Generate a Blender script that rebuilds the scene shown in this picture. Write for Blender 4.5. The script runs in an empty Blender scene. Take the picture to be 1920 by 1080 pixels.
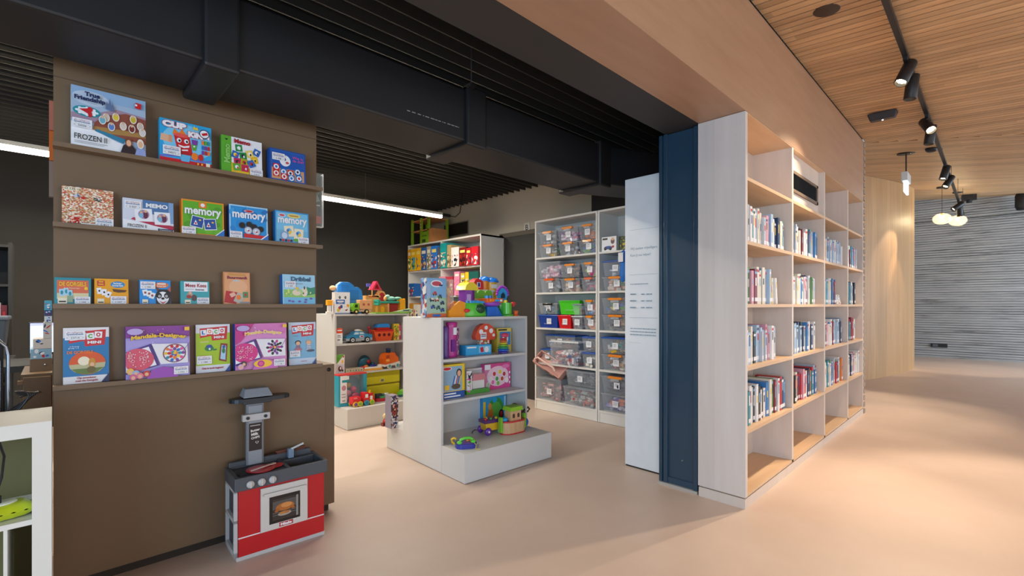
import bpy, math, random
from mathutils import Matrix, Vector
scene = bpy.context.scene
COL = scene.collection
R = math.radians

# ---------------------------------------------------------------- camera
cd = bpy.data.cameras.new('camera')
cam = bpy.data.objects.new('camera', cd); COL.objects.link(cam)
cd.sensor_width = 36.0
cd.lens = 884.0 / 1920.0 * 36.0
cd.shift_y = 32.0 / 1920.0
cd.clip_start = 0.05
cam.location = (0, 0, 1.35)
cam.rotation_euler = (R(90), 0, -math.atan2(860, 884))
scene.camera = cam

# ---------------------------------------------------------------- colour management, world
vs = scene.view_settings
vs.view_transform = 'Standard'; vs.look = 'None'; vs.gamma = 1.0; vs.use_curve_mapping = False
vs.exposure = 0.08
w = bpy.data.worlds.new('daylight'); scene.world = w; w.use_nodes = True
bg = w.node_tree.nodes['Background']
bg.inputs[0].default_value = (0.62, 0.78, 1.0, 1); bg.inputs[1].default_value = 0.55

def light(kind, name, loc, target, energy, color, size=None, size_y=None, spot=None, blend=0.5, radius=0.05, spread=None):
    d = bpy.data.lights.new(name, kind); d.energy = energy; d.color = color
    if kind == 'AREA':
        d.shape = 'RECTANGLE'; d.size = size; d.size_y = size_y or size
        if spread: d.spread = R(spread)
    if kind == 'SPOT':
        d.spot_size = R(spot); d.spot_blend = blend; d.shadow_soft_size = radius
    if kind == 'POINT': d.shadow_soft_size = radius
    o = bpy.data.objects.new(name, d); COL.objects.link(o)
    o.location = loc
    v = Vector(target) - Vector(loc)
    o.rotation_euler = v.to_track_quat('-Z', 'Y').to_euler()
    return o
# daylight through an assumed, unseen glass front behind and beside the camera
light('AREA', 'daylight_west', (-3.6, -1.6, 1.45), (4, 1.6, 1.3), 210, (0.50, 0.74, 1.0), 3.6, 2.4)
light('AREA', 'daylight_south', (5.5, -5.6, 1.6), (5.5, 2.0, 1.0), 210, (1.0, 0.96, 0.92), 14.0, 2.6)
light('AREA', 'daylight_far', (14.2, -5.2, 1.7), (16.3, 0.5, 1.6), 420, (0.55, 0.77, 1.0), 5.0, 2.6)

# ---------------------------------------------------------------- materials
def lin(h):
    h = h.lstrip('#'); out = []
    for i in (0, 2, 4):
        c = int(h[i:i+2], 16) / 255.0
        out.append(c / 12.92 if c <= 0.04045 else ((c + 0.055) / 1.055) ** 2.4)
    return out
_M = {}
def new_mat(name):
    m = bpy.data.materials.new(name); m.use_nodes = True
    nt = m.node_tree; b = nt.nodes['Principled BSDF']
    return m, nt, b
def P(h, rough=0.45, metal=0.0, var=0.05, scale=9.0, coat=0.0):
    k = (h, rough, metal, var, scale, coat)
    if k in _M: return _M[k]
    m, nt, b = new_mat('paint_' + h.strip('#'))
    c = lin(h)
    tc = nt.nodes.new('ShaderNodeTexCoord'); n = nt.nodes.new('ShaderNodeTexNoise'); n.inputs['Scale'].default_value = scale
    n.inputs['Detail'].default_value = 1.0
    mx = nt.nodes.new('ShaderNodeMix'); mx.data_type = 'RGBA'
    mx.inputs['A'].default_value = [min(1, x * (1 - var)) for x in c] + [1]
    mx.inputs['B'].default_value = [min(1, x * (1 + var)) for x in c] + [1]
    nt.links.new(tc.outputs['Object'], n.inputs['Vector']); nt.links.new(n.outputs['Fac'], mx.inputs['Factor'])
    nt.links.new(mx.outputs['Result'], b.inputs['Base Color'])
    b.inputs['Roughness'].default_value = rough; b.inputs['Metallic'].default_value = metal
    b.inputs['Coat Weight'].default_value = coat
    _M[k] = m; return m
def PL(h): return P(h, 0.28, coat=0.2)          # glossy toy plastic
def PR(h): return P(h, 0.38, var=0.02)          # printed card
def busy(cols, scale=26.0, rough=0.35, stretch=(1, 1, 1)):
    k = ('busy', tuple(cols), scale, rough, stretch)
    if k in _M: return _M[k]
    m, nt, b = new_mat('print')
    tc = nt.nodes.new('ShaderNodeTexCoord'); mp = nt.nodes.new('ShaderNodeMapping'); mp.inputs['Scale'].default_value = stretch
    v = nt.nodes.new('ShaderNodeTexVoronoi'); v.inputs['Scale'].default_value = scale
    sp = nt.nodes.new('ShaderNodeSeparateColor'); cr = nt.nodes.new('ShaderNodeValToRGB'); cr.color_ramp.interpolation = 'CONSTANT'
    e = cr.color_ramp.elements
    while len(e) < len(cols): e.new(0.5)
    for i, h in enumerate(cols):
        e[i].position = i / len(cols); e[i].color = lin(h) + [1]
    nt.links.new(tc.outputs['Object'], mp.inputs[0]); nt.links.new(mp.outputs[0], v.inputs['Vector'])
    nt.links.new(v.outputs['Color'], sp.inputs[0]); nt.links.new(sp.outputs[0], cr.inputs[0]); nt.links.new(cr.outputs[0], b.inputs['Base Color'])
    b.inputs['Roughness'].default_value = rough
    _M[k] = m; return m
def emit(h, s):
    k = ('emit', h, s)
    if k in _M: return _M[k]
    m, nt, b = new_mat('lamp_glow')
    b.inputs['Base Color'].default_value = (0.8, 0.8, 0.8, 1)
    b.inputs['Emission Color'].default_value = lin(h) + [1]; b.inputs['Emission Strength'].default_value = s
    n = nt.nodes.new('ShaderNodeTexNoise'); n.inputs['Scale'].default_value = 2
    mr = nt.nodes.new('ShaderNodeMapRange'); mr.inputs['To Min'].default_value = 0.4; mr.inputs['To Max'].default_value = 0.5
    nt.links.new(n.outputs['Fac'], mr.inputs[0]); nt.links.new(mr.outputs[0], b.inputs['Roughness'])
    _M[k] = m; return m
def clear(h='#f4f8fb', opacity=0.22, rough=0.15):
    k = ('clear', h, opacity, rough)
    if k in _M: return _M[k]
    m, nt, b = new_mat('clear_plastic')
    b.inputs['Base Color'].default_value = lin(h) + [1]; b.inputs['Roughness'].default_value = rough
    tr = nt.nodes.new('ShaderNodeBsdfTransparent'); tr.inputs[0].default_value = (0.97, 0.98, 1, 1)
    n = nt.nodes.new('ShaderNodeTexNoise'); n.inputs['Scale'].default_value = 14
    mr = nt.nodes.new('ShaderNodeMapRange'); mr.inputs['To Min'].default_value = opacity * 0.75; mr.inputs['To Max'].default_value = opacity * 1.25
    mx = nt.nodes.new('ShaderNodeMixShader')
    nt.links.new(n.outputs['Fac'], mr.inputs[0]); nt.links.new(mr.outputs[0], mx.inputs[0])
    nt.links.new(tr.outputs[0], mx.inputs[1]); nt.links.new(b.outputs[0], mx.inputs[2])
    nt.links.new(mx.outputs[0], nt.nodes['Material Output'].inputs[0])
    _M[k] = m; return m
def wood(name, base, dark, grain=(1, 1, 14), rough=0.42, scale=3.0, knots=False, plank=None, amount=1.0, pv=(0.80, 1.12)):
    """grain: mapping scale; small along the grain direction. plank: (axis, width) gives each plank its own tone."""
    if name in _M: return _M[name]
    m, nt, b = new_mat(name)
    N, L = nt.nodes, nt.links
    tc = N.new('ShaderNodeTexCoord'); mp = N.new('ShaderNodeMapping'); mp.inputs['Scale'].default_value = grain
    L.new(tc.outputs['Object'], mp.inputs[0])
    n = N.new('ShaderNodeTexNoise'); n.inputs['Scale'].default_value = scale; n.inputs['Detail'].default_value = 7; n.inputs['Roughness'].default_value = 0.6
    L.new(mp.outputs[0], n.inputs['Vector'])
    cr = N.new('ShaderNodeValToRGB'); cr.color_ramp.elements[0].position = 0.3; cr.color_ramp.elements[1].position = 0.7
    a, d = lin(base), lin(dark)
    cr.color_ramp.elements[0].color = [d[i] * amount + a[i] * (1 - amount) for i in range(3)] + [1]; cr.color_ramp.elements[1].color = a + [1]
    L.new(n.outputs['Fac'], cr.inputs[0]); out = cr.outputs[0]
    if plank:
        ax, wd, off = plank
        sp = N.new('ShaderNodeSeparateXYZ'); L.new(tc.outputs['Object'], sp.inputs[0])
        mu = N.new('ShaderNodeMath'); mu.operation = 'DIVIDE'; mu.inputs[1].default_value = wd
        ad = N.new('ShaderNodeMath'); ad.operation = 'ADD'; ad.inputs[1].default_value = off
        fl = N.new('ShaderNodeMath'); fl.operation = 'FLOOR'
        L.new(sp.outputs[ax], mu.inputs[0]); L.new(mu.outputs[0], ad.inputs[0]); L.new(ad.outputs[0], fl.inputs[0])
        # board joints along the plank
        oth = (1 if ax == 0 else 0) if ax != 2 else 0
        wn0 = N.new('ShaderNodeTexWhiteNoise'); wn0.noise_dimensions = '1D'; L.new(fl.outputs[0], wn0.inputs['W'])
        m2 = N.new('ShaderNodeMath'); m2.operation = 'MULTIPLY_ADD'; m2.inputs[1].default_value = 0.55
        L.new(sp.outputs[oth], m2.inputs[0]); L.new(wn0.outputs['Value'], m2.inputs[2])
        f2 = N.new('ShaderNodeMath'); f2.operation = 'FLOOR'; L.new(m2.outputs[0], f2.inputs[0])
        cx = N.new('ShaderNodeCombineXYZ'); L.new(fl.outputs[0], cx.inputs[0]); L.new(f2.outputs[0], cx.inputs[1])
        wn = N.new('ShaderNodeTexWhiteNoise'); wn.noise_dimensions = '2D'; L.new(cx.outputs[0], wn.inputs['Vector'])
        mr = N.new('ShaderNodeMapRange'); mr.inputs['To Min'].default_value = pv[0]; mr.inputs['To Max'].default_value = pv[1]
        L.new(wn.outputs['Value'], mr.inputs[0])
        hs = N.new('ShaderNodeHueSaturation'); L.new(out, hs.inputs['Color']); L.new(mr.outputs[0], hs.inputs['Value']); out = hs.outputs[0]
    if knots:
        v = N.new('ShaderNodeTexVoronoi'); v.inputs['Scale'].default_value = 2.3; v.inputs['Randomness'].default_value = 1
        m3 = N.new('ShaderNodeMapping'); m3.inputs['Scale'].default_value = (1.6, 1.6, 0.8); L.new(tc.outputs['Object'], m3.inputs[0]); L.new(m3.outputs[0], v.inputs['Vector'])
        r2 = N.new('ShaderNodeValToRGB'); r2.color_ramp.elements[0].color = (0.62, 0.55, 0.5, 1); r2.color_ramp.elements[1].color = (1, 1, 1, 1)
        r2.color_ramp.elements[0].position = 0.02; r2.color_ramp.elements[1].position = 0.075
        L.new(v.outputs['Distance'], r2.inputs[0])
        mm = N.new('ShaderNodeMix'); mm.data_type = 'RGBA'; mm.blend_type = 'MULTIPLY'; mm.inputs['Factor'].default_value = 1
        L.new(out, mm.inputs['A']); L.new(r2.outputs[0], mm.inputs['B']); out = mm.outputs['Result']
    L.new(out, b.inputs['Base Color']); b.inputs['Roughness'].default_value = rough
    _M[name] = m; return m

# ---------------------------------------------------------------- mesh builder
class MB:
    def __init__(s, M=None): s.v = []; s.f = []; s.mi = []; s.sm = []; s.mats = []; s.M = M or Matrix()
    def raw(s, vs, fs, mat, smooth=False):
        if mat not in s.mats: s.mats.append(mat)
        k = s.mats.index(mat); n = len(s.v)
        s.v += [tuple(s.M @ Vector(p)) for p in vs]
        for f in fs: s.f.append(tuple(n + i for i in f)); s.mi.append(k); s.sm.append(smooth)
        return s
    def box(s, x0, x1, y0, y1, z0, z1, mat, tx=0, ty=0):
        """tx, ty: how much the bottom is drawn in on each side (taper)."""
        vs = [(x0+tx, y0+ty, z0), (x1-tx, y0+ty, z0), (x1-tx, y1-ty, z0), (x0+tx, y1-ty, z0), (x0, y0, z1), (x1, y0, z1), (x1, y1, z1), (x0, y1, z1)]
        return s.raw(vs, [(3, 2, 1, 0), (4, 5, 6, 7), (0, 1, 5, 4), (1, 2, 6, 5), (2, 3, 7, 6), (3, 0, 4, 7)], mat)
    def cyl(s, p0, p1, r0, mat, r1=None, seg=18, smooth=True, cap=True, start=0.0):
        r1 = r0 if r1 is None else r1
        p0, p1 = Vector(p0), Vector(p1); d = (p1 - p0).normalized()
        a = Vector((0, 0, 1)) if abs(d.z) < 0.9 else Vector((1, 0, 0))
        u = d.cross(a).normalized(); w_ = d.cross(u)
        vs = []
        for p, r in ((p0, r0), (p1, r1)):
            for i in range(seg):
                t = 2 * math.pi * i / seg + start
                vs.append(tuple(p + (u * math.cos(t) + w_ * math.sin(t)) * r))
        s.raw(vs, [(i, (i+1) % seg, seg + (i+1) % seg, seg + i) for i in range(seg)], mat, smooth)
        if cap: s.raw(vs, [tuple(range(seg))[::-1], tuple(range(seg, 2*seg))], mat)
        return s
    def ell(s, c, r, mat, seg=16, rings=9, z0=-1.0, z1=1.0):
        if not hasattr(r, '__len__'): r = (r, r, r)
        vs = []; a0, a1 = math.asin(z0), math.asin(z1)
        for j in range(rings + 1):
            t = a0 + (a1 - a0) * j / rings
            for i in range(seg):
                p = 2 * math.pi * i / seg
                vs.append((c[0] + r[0]*math.cos(t)*math.cos(p), c[1] + r[1]*math.cos(t)*math.sin(p), c[2] + r[2]*math.sin(t)))
        fs = [(j*seg+i, j*seg+(i+1) % seg, (j+1)*seg+(i+1) % seg, (j+1)*seg+i) for j in range(rings) for i in range(seg)]
        s.raw(vs, fs, mat, True)
        if z0 > -1: s.raw(vs[:seg], [tuple(range(seg))[::-1]], mat)
        if z1 < 1: s.raw(vs[-seg:], [tuple(range(seg))], mat)
        return s
    def lathe(s, prof, mat, c=(0, 0, 0), seg=24, sx=1, sy=1):
        vs = [(c[0] + r*sx*math.cos(2*math.pi*i/seg), c[1] + r*sy*math.sin(2*math.pi*i/seg), c[2] + z) for r, z in prof for i in range(seg)]
        return s.raw(vs, [(j*seg+i, j*seg+(i+1) % seg, (j+1)*seg+(i+1) % seg, (j+1)*seg+i) for j in range(len(prof)-1) for i in range(seg)], mat, True)
    def prism(s, poly, y0, y1, mat, smooth=False):
        """poly in x, z; extruded along y"""
        n = len(poly); vs = [(x, y0, z) for x, z in poly] + [(x, y1, z) for x, z in poly]
        s.raw(vs, [tuple(range(n)), tuple(range(2*n-1, n-1, -1))], mat)
        return s.raw(vs, [((i+1) % n, i, n+i, n+(i+1) % n) for i in range(n)], mat, smooth)
    def slab(s, poly, z0, z1, mat, smooth=False):
        """poly in x, y; extruded along z"""
        n = len(poly); vs = [(x, y, z0) for x, y in poly] + [(x, y, z1) for x, y in poly]
        s.raw(vs, [tuple(range(n))[::-1], tuple(range(n, 2*n))], mat)
        return s.raw(vs, [(i, (i+1) % n, n+(i+1) % n, n+i) for i in range(n)], mat, smooth)
    def tube(s, pts, r, mat, seg=8, closed=False):
        pts = [Vector(p) for p in pts]; n = len(pts); vs = []
        up = Vector((0.13, 0.21, 0.97)).normalized()
        for i, p in enumerate(pts):
            a = pts[(i-1) % n] if (closed or i > 0) else p; b = pts[(i+1) % n] if (closed or i < n-1) else p
            d = (b - a).normalized(); u = d.cross(up)
            if u.length < 0.05: u = d.cross(Vector((1, 0, 0)))
            u.normalize(); w_ = d.cross(u)
            vs += [tuple(p + (u*math.cos(2*math.pi*k/seg) + w_*math.sin(2*math.pi*k/seg))*r) for k in range(seg)]
        m = n if closed else n - 1
        s.raw(vs, [(i*seg+k, i*seg+(k+1) % seg, ((i+1) % n)*seg+(k+1) % seg, ((i+1) % n)*seg+k) for i in range(m) for k in range(seg)], mat, True)
        if not closed: s.raw(vs[:seg], [tuple(range(seg))], mat); s.raw(vs[-seg:], [tuple(range(seg))[::-1]], mat)
        return s
    def build(s, name, parent=None, bevel=0.0, loc=None, **props):
        me = bpy.data.meshes.new(name); me.from_pydata(s.v, [], s.f)
        for m in s.mats: me.materials.append(m)
        me.polygons.foreach_set('material_index', s.mi); me.polygons.foreach_set('use_smooth', s.sm); me.update()
        o = bpy.data.objects.new(name, me); COL.objects.link(o)
        if parent: o.parent = parent
        if loc: o.location = loc
        if bevel:
            b = o.modifiers.new('bevel', 'BEVEL'); b.width = bevel; b.segments = 2; b.limit_method = 'ANGLE'; b.angle_limit = R(50)
        for k, v in props.items(): o[k] = v
        return o
def thing(name, label, cat, loc=(0, 0, 0), rz=0.0, group=None):
    o = bpy.data.objects.new(name, None); COL.objects.link(o); o.empty_display_size = 0.05
    o.location = loc; o.rotation_euler = (0, 0, rz); o['label'] = label; o['category'] = cat
    if group: o['group'] = group
    return o
def tag(o, label, cat, group=None):
    o['label'] = label; o['category'] = cat
    if group: o['group'] = group
    return o
def struct(o): o['kind'] = 'structure'; return o
def dup(root, loc, rz=0.0, label=None, group=None):
    r = root.copy(); COL.objects.link(r); r.location = loc; r.rotation_euler = (0, 0, rz)
    if label: r['label'] = label
    if group: r['group'] = group
    for ch in list(root.children):
        c = ch.copy(); COL.objects.link(c); c.parent = r
        for g in list(ch.children):
            d = g.copy(); COL.objects.link(d); d.parent = c
    return r

# ---------------------------------------------------------------- lettering and flat print
_T = {}
def text_mesh(t, bold=0.0):
    k = (t, bold)
    if k in _T: return _T[k]
    cu = bpy.data.curves.new('lettering', 'FONT'); cu.body = t; cu.size = 1.0; cu.offset = bold; cu.resolution_u = 3
    cu.align_x = 'CENTER'; cu.align_y = 'CENTER'
    ob = bpy.data.objects.new('lettering', cu); COL.objects.link(ob)
    bpy.context.view_layer.update()
    dg = bpy.context.evaluated_depsgraph_get(); me = ob.evaluated_get(dg).to_mesh()
    vs = [(v.co.x, v.co.y) for v in me.vertices]; fs = [tuple(p.vertices) for p in me.polygons]
    ob.evaluated_get(dg).to_mesh_clear()
    bpy.data.objects.remove(ob); bpy.data.curves.remove(cu)
    xs = [a for a, _ in vs]; ys = [b for _, b in vs]
    cx, cy = (max(xs)+min(xs))/2, (max(ys)+min(ys))/2
    vs = [(a-cx, b-cy) for a, b in vs]
    _T[k] = (vs, fs, max(xs)-min(xs), max(ys)-min(ys)); return _T[k]
class Art(MB):
    """Print on the face y = 0 looking to -y; u to the right, v up, in units of the face (0..1). Later print lies on top."""
    def __init__(s, w, h, y=0.0, start=1, M=None):
        super().__init__(M); s.w, s.h, s.y, s.k = w, h, y, start; s.clip = True
    def poly(s, pts, mat):
        y = s.y - 0.00022 * s.k; s.k += 1
        if s.clip: pts = [(min(1, max(0, u)), min(1, max(0, v))) for u, v in pts]
        return s.raw([(u*s.w, y, v*s.h) for u, v in pts], [tuple(range(len(pts)))], mat)
    def rect(s, u0, v0, u1, v1, mat): return s.poly([(u0, v0), (u1, v0), (u1, v1), (u0, v1)], mat)
    def oval(s, u, v, ru, rv, mat, n=20, a=0.0):
        pts = []
        for i in range(n):
            t = 2*math.pi*i/n; x, y = ru*math.cos(t)*s.w, rv*math.sin(t)*s.h
            pts.append((u + (x*math.cos(a) - y*math.sin(a))/s.w, v + (x*math.sin(a) + y*math.cos(a))/s.h))
        return s.poly(pts, mat)
    def card(s, u, v, wu, hv, a, mat):
        pts = []
        for x, y in ((-.5, -.5), (.5, -.5), (.5, .5), (-.5, .5)):
            x, y = x*wu*s.w, y*hv*s.h
            pts.append((u + (x*math.cos(a) - y*math.sin(a))/s.w, v + (x*math.sin(a) + y*math.cos(a))/s.h))
        return s.poly(pts, mat)
    def ring(s, u, v, ru, rv, t, mat, n=20):
        y = s.y - 0.00022 * s.k; s.k += 1; vs = []
        for q in (1, 1-t): vs += [((u+ru*q*math.cos(2*math.pi*i/n))*s.w, y, (v+rv*q*math.sin(2*math.pi*i/n))*s.h) for i in range(n)]
        return s.raw(vs, [(i, (i+1) % n, n+(i+1) % n, n+i) for i in range(n)], mat)
    def text(s, t, u, v, width, mat, height=None, bold=0.0, a=0.0, arch=0.0, align='C'):
        vs, fs, tw, th = text_mesh(t, bold)
        sx = width*s.w/tw; sy = sx if height is None else height*s.h/max(th, 1e-6)
        y = s.y - 0.00022 * s.k; s.k += 1; out = []
        for x, z in vs:
            q = x/tw*2; x, z = x*sx, z*sy + arch*s.h*(1-q*q)
            if align == 'L': x += width*s.w/2
            out.append((u*s.w + x*math.cos(a) - z*math.sin(a), y, v*s.h + x*math.sin(a) + z*math.cos(a)))
        return s.raw(out, fs, mat)
    def outlined(s, t, u, v, width, mat, edge, **k):
        b = k.pop('bold', 0.0)
        _, _, w0, h0 = text_mesh(t, b); _, _, w1, h1 = text_mesh(t, b+0.045); k2 = dict(k)
        if k.get('height'): k2['height'] = k['height']*h1/h0
        s.text(t, u, v, width*w1/w0, edge, bold=b+0.045, **k2); s.text(t, u, v, width, mat, bold=b, **k)
def blobs(art, rnd, n, cols, box, size=(0.03, 0.1)):
    for _ in range(n):
        art.oval(rnd.uniform(box[0], box[2]), rnd.uniform(box[1], box[3]), rnd.uniform(*size), rnd.uniform(*size), rnd.choice(cols), n=9, a=rnd.uniform(0, 3))
WHITE_PAPER = PR('#e9e9ec'); INK = PR('#23242c'); RED_INK = PR('#b3434a'); BLUE_INK = PR('#3d5f92'); GREY_INK = PR('#8d9098')
def library_label(parent, w, h, u, v, lw, code, y, k0=14, lh=None):
    """paper sticker, lw metres wide, lower left corner at u, v metres"""
    lh = lh or lw * 0.62
    a = Art(lw, lh, y, k0, Matrix.Translation((u, 0, v)))
    a.rect(0, 0, 1, 1, WHITE_PAPER)
    a.text('de rolkamer', .5, .82, .78, RED_INK); a.text('Speelotheek', .5, .60, .84, BLUE_INK, bold=0.02)
    a.ring(.5, .24, .42, .19, .06, GREY_INK); a.text(code, .5, .24, .42, INK)
    return a.build('library_label', parent)
# ================================================================ THE ROOM
def floor_mat():
    m, nt, b = new_mat('linoleum'); N, L = nt.nodes, nt.links
    tc = N.new('ShaderNodeTexCoord'); n = N.new('ShaderNodeTexNoise'); n.inputs['Scale'].default_value = 1.3; n.inputs['Detail'].default_value = 8; n.inputs['Roughness'].default_value = 0.65
    cr = N.new('ShaderNodeValToRGB'); cr.color_ramp.elements[0].position = 0.3; cr.color_ramp.elements[1].position = 0.72
    cr.color_ramp.elements[0].color = lin('#cab3a3') + [1]; cr.color_ramp.elements[1].color = lin('#d4beaf') + [1]
    L.new(tc.outputs['Object'], n.inputs['Vector']); L.new(n.outputs['Fac'], cr.inputs[0]); L.new(cr.outputs[0], b.inputs['Base Color'])
    n2 = N.new('ShaderNodeTexNoise'); n2.inputs['Scale'].default_value = 3.1; n2.inputs['Detail'].default_value = 4
    mr = N.new('ShaderNodeMapRange'); mr.inputs['To Min'].default_value = 0.36; mr.inputs['To Max'].default_value = 0.5
    L.new(tc.outputs['Object'], n2.inputs['Vector']); L.new(n2.outputs['Fac'], mr.inputs[0]); L.new(mr.outputs[0], b.inputs['Roughness'])
    return m
FLOOR = floor_mat()
struct(MB().box(-4.2, 17.2, -6.2, 7.6, -0.12, 0, FLOOR).build('floor'))
DARKWALL = P('#2b2925', 0.8, var=0.06, scale=1.5); BEIGEWALL = P('#b9ae9b', 0.8, var=0.03, scale=1.2)
BLACK = P('#161617', 0.55); SLATBLACK = P('#383631', 0.5); DUCT = P('#19181a', 0.5, var=0.12, scale=4)
ANTH = P('#274256', 0.32, coat=0.25)
struct(MB().box(-4.2, 5.1, 7.3, 7.45, 0, 3.45, DARKWALL).build('wall_back'))
struct(MB().box(-4.35, -4.2, 1.47, 7.45, 0, 3.45, DARKWALL).build('wall_left'))
wr = MB()
wr.box(4.9, 5.05, 5.3, 7.3, 0, 3.45, BEIGEWALL); wr.box(4.9, 5.05, 4.28, 5.3, 2.41, 3.45, BEIGEWALL); wr.box(4.9, 5.05, 1.6, 4.28, 0, 3.45, BEIGEWALL)
struct(wr.build('wall_right'))
dr = MB()
dr.box(4.89, 4.95, 4.33, 5.23, 0.01, 2.37, P('#2f2c28', 0.6))
dd = struct(dr.build('door_1'))
fr = MB(); G = P('#5f5648', 0.6)
fr.box(4.885, 4.96, 5.23, 5.3, 0, 2.41, G); fr.box(4.885, 4.96, 4.26, 4.33, 0, 2.41, G); fr.box(4.885, 4.96, 4.26, 5.3, 2.37, 2.43, G)
fr.build('door_frame', dd)
for z in (1.35, 1.98, 2.18): MB().box(4.875, 4.9, 5.195, 5.225, z, z+0.1, P('#b9b5aa', 0.35, 0.6)).build('hinge', dd)
# the dark slatted ceiling of the toy room
struct(MB().box(-4.2, 5.0, 1.5, 7.4, 3.3, 3.42, P('#060606', 0.95)).build('ceiling.001'))
sl = MB(); y = 1.86
while y < 7.25:
    sl.box(-4.1, 4.86, y, y+0.011, 3.0, 3.085, SLATBLACK); y += 0.119
for x in (-3, -0.6, 1.72, 3.1, 4.5): sl.box(x, x+0.02, 1.8, 7.25, 3.085, 3.11, BLACK)
struct(sl.build('ceiling_slats'))
# wooden header over the opening and over the bookcase
HEAD = wood('header_wood', '#b48e70', '#a27c5e', (1.2, 9, 9), 0.45, 1.6, amount=0.6)
SOFFW = HEAD
struct(MB().box(-4.2, 7.22, 1.154, 1.47, 2.634, 3.385, HEAD).build('wall_header'))
struct(MB().box(-4.2, 7.22, 1.165, 1.47, 3.385, 3.46, BLACK).build('trim_1'))
struct(MB().box(-4.2, 3.75, 1.472, 1.74, 2.634, 3.3, P('#322f2e', 0.6)).build('wall_header.001'))
# slatted timber ceiling, two planes that meet in a fold
CEIL = wood('ceiling_wood', '#d2ae84', '#b88d60', (10, 1.1, 10), 0.5, 2.0, plank=(0, 0.0745, 0.5), amount=0.8)
PIT = 0.0745
c1 = MB(); GAP = P('#100a06', 0.95)
def z1(y): return 3.3235 + 0.075*y
k = int(-4.2/PIT)
while k*PIT < 10.2:
    xa = (k-0.5)*PIT+0.006; xb = xa+PIT-0.012
    ya = 1.16 if xb < 7.428 else 1.16-(xb-7.428)/0.4167
    if ya > -6.1:
        yb = -6.1
        vs = [(xa, yb, z1(yb)), (xb, yb, z1(yb)), (xb, ya, z1(ya)), (xa, ya, z1(ya)), (xa, yb, z1(yb)+.026), (xb, yb, z1(yb)+.026), (xb, ya, z1(ya)+.026), (xa, ya, z1(ya)+.026)]
        c1.raw(vs, [(3, 2, 1, 0), (4, 5, 6, 7), (0, 1, 5, 4), (1, 2, 6, 5), (2, 3, 7, 6), (3, 0, 4, 7)], CEIL)
    k += 1
c1.raw([(-4.2, -6.1, z1(-6.1)+.027), (10.45, -6.1, z1(-6.1)+.027), (7.43, 1.16, z1(1.16)+.027), (-4.2, 1.16, z1(1.16)+.027)], [(0, 1, 2, 3)], GAP)
struct(c1.build('ceiling'))
c2 = MB(); A2, B2 = 0.1066, 0.0584
def z2(x, y): return 3.406 + A2*x + B2*y
k = 0
while k*PIT < 10.9:
    xa = k*PIT+0.006; xb = xa+PIT-0.012; ya, yb = 3.4, -8.2
    vs = [(xa, yb, z2(xa, yb)), (xb, yb, z2(xb, yb)), (xb, ya, z2(xb, ya)), (xa, ya, z2(xa, ya))]
    vs += [(a, b, c+.026) for a, b, c in vs]
    c2.raw(vs, [(3, 2, 1, 0), (4, 5, 6, 7), (0, 1, 5, 4), (1, 2, 6, 5), (2, 3, 7, 6), (3, 0, 4, 7)], CEIL); k += 1
c2.raw([(0, -8.2, z2(0, -8.2)+.027), (10.9, -8.2, z2(10.9, -8.2)+.027), (10.9, 3.4, z2(10.9, 3.4)+.027), (0, 3.4, z2(0, 3.4)+.027)], [(0, 1, 2, 3)], GAP)
o = struct(c2.build('ceiling.002')); o.location = (7.428, 1.16, 0); o.rotation_euler = (0, 0, math.atan2(0.385, 0.923))
# rammed, ribbed concrete end wall
def concrete():
    m, nt, b = new_mat('ribbed_concrete'); N, L = nt.nodes, nt.links
    tc = N.new('ShaderNodeTexCoord'); mp = N.new('ShaderNodeMapping'); mp.inputs['Scale'].default_value = (1, 0.5, 5)
    n = N.new('ShaderNodeTexNoise'); n.inputs['Scale'].default_value = 2.6; n.inputs['Detail'].default_value = 8; n.inputs['Roughness'].default_value = 0.7
    L.new(tc.outputs['Object'], mp.inputs[0]); L.new(mp.outputs[0], n.inputs['Vector'])
    cr = N.new('ShaderNodeValToRGB'); e = cr.color_ramp.elements; e[0].position = 0.3; e[1].position = 0.68
    e[0].color = lin('#66635f') + [1]; e[1].color = lin('#b3b1ad') + [1]; x = e.new(0.44); x.color = lin('#9c9a97') + [1]
    L.new(n.outputs['Fac'], cr.inputs[0]); L.new(cr.outputs[0], b.inputs['Base Color']); b.inputs['Roughness'].default_value = 0.85
    return m
CONC = concrete(); CONCG = P('#6c6a68', 0.9, var=0.3, scale=3)
wf = MB(); wf.box(16.36, 16.6, -6.2, 3.6, 0, 4.4, CONCG); z = 0.0; rr = random.Random(3)
while z < 4.35:
    d = rr.uniform(0.0, 0.008); wf.box(16.30+d, 16.37, -6.2, 3.6, z, z+0.050+rr.uniform(-.004, .004), CONC); z += 0.060
wf.box(16.285, 16.31, -6.2, 3.6, 3.50, 3.515, P('#3a3836', 0.8))
struct(wf.build('wall_far'))
# short return wall of stacked ribs at the end of the bookcase
rw = MB(); z = 0.0; RIB = P('#a08f7e', 0.8, var=0.2)
rw.box(7.235, 7.29, 1.18, 2.3, 0, 3.4, CONCG)
while z < 3.36:
    rw.box(7.235, 7.31, 1.15, 2.3, z, z+0.05, RIB); z += 0.083
struct(rw.build('wall_return'))
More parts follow.
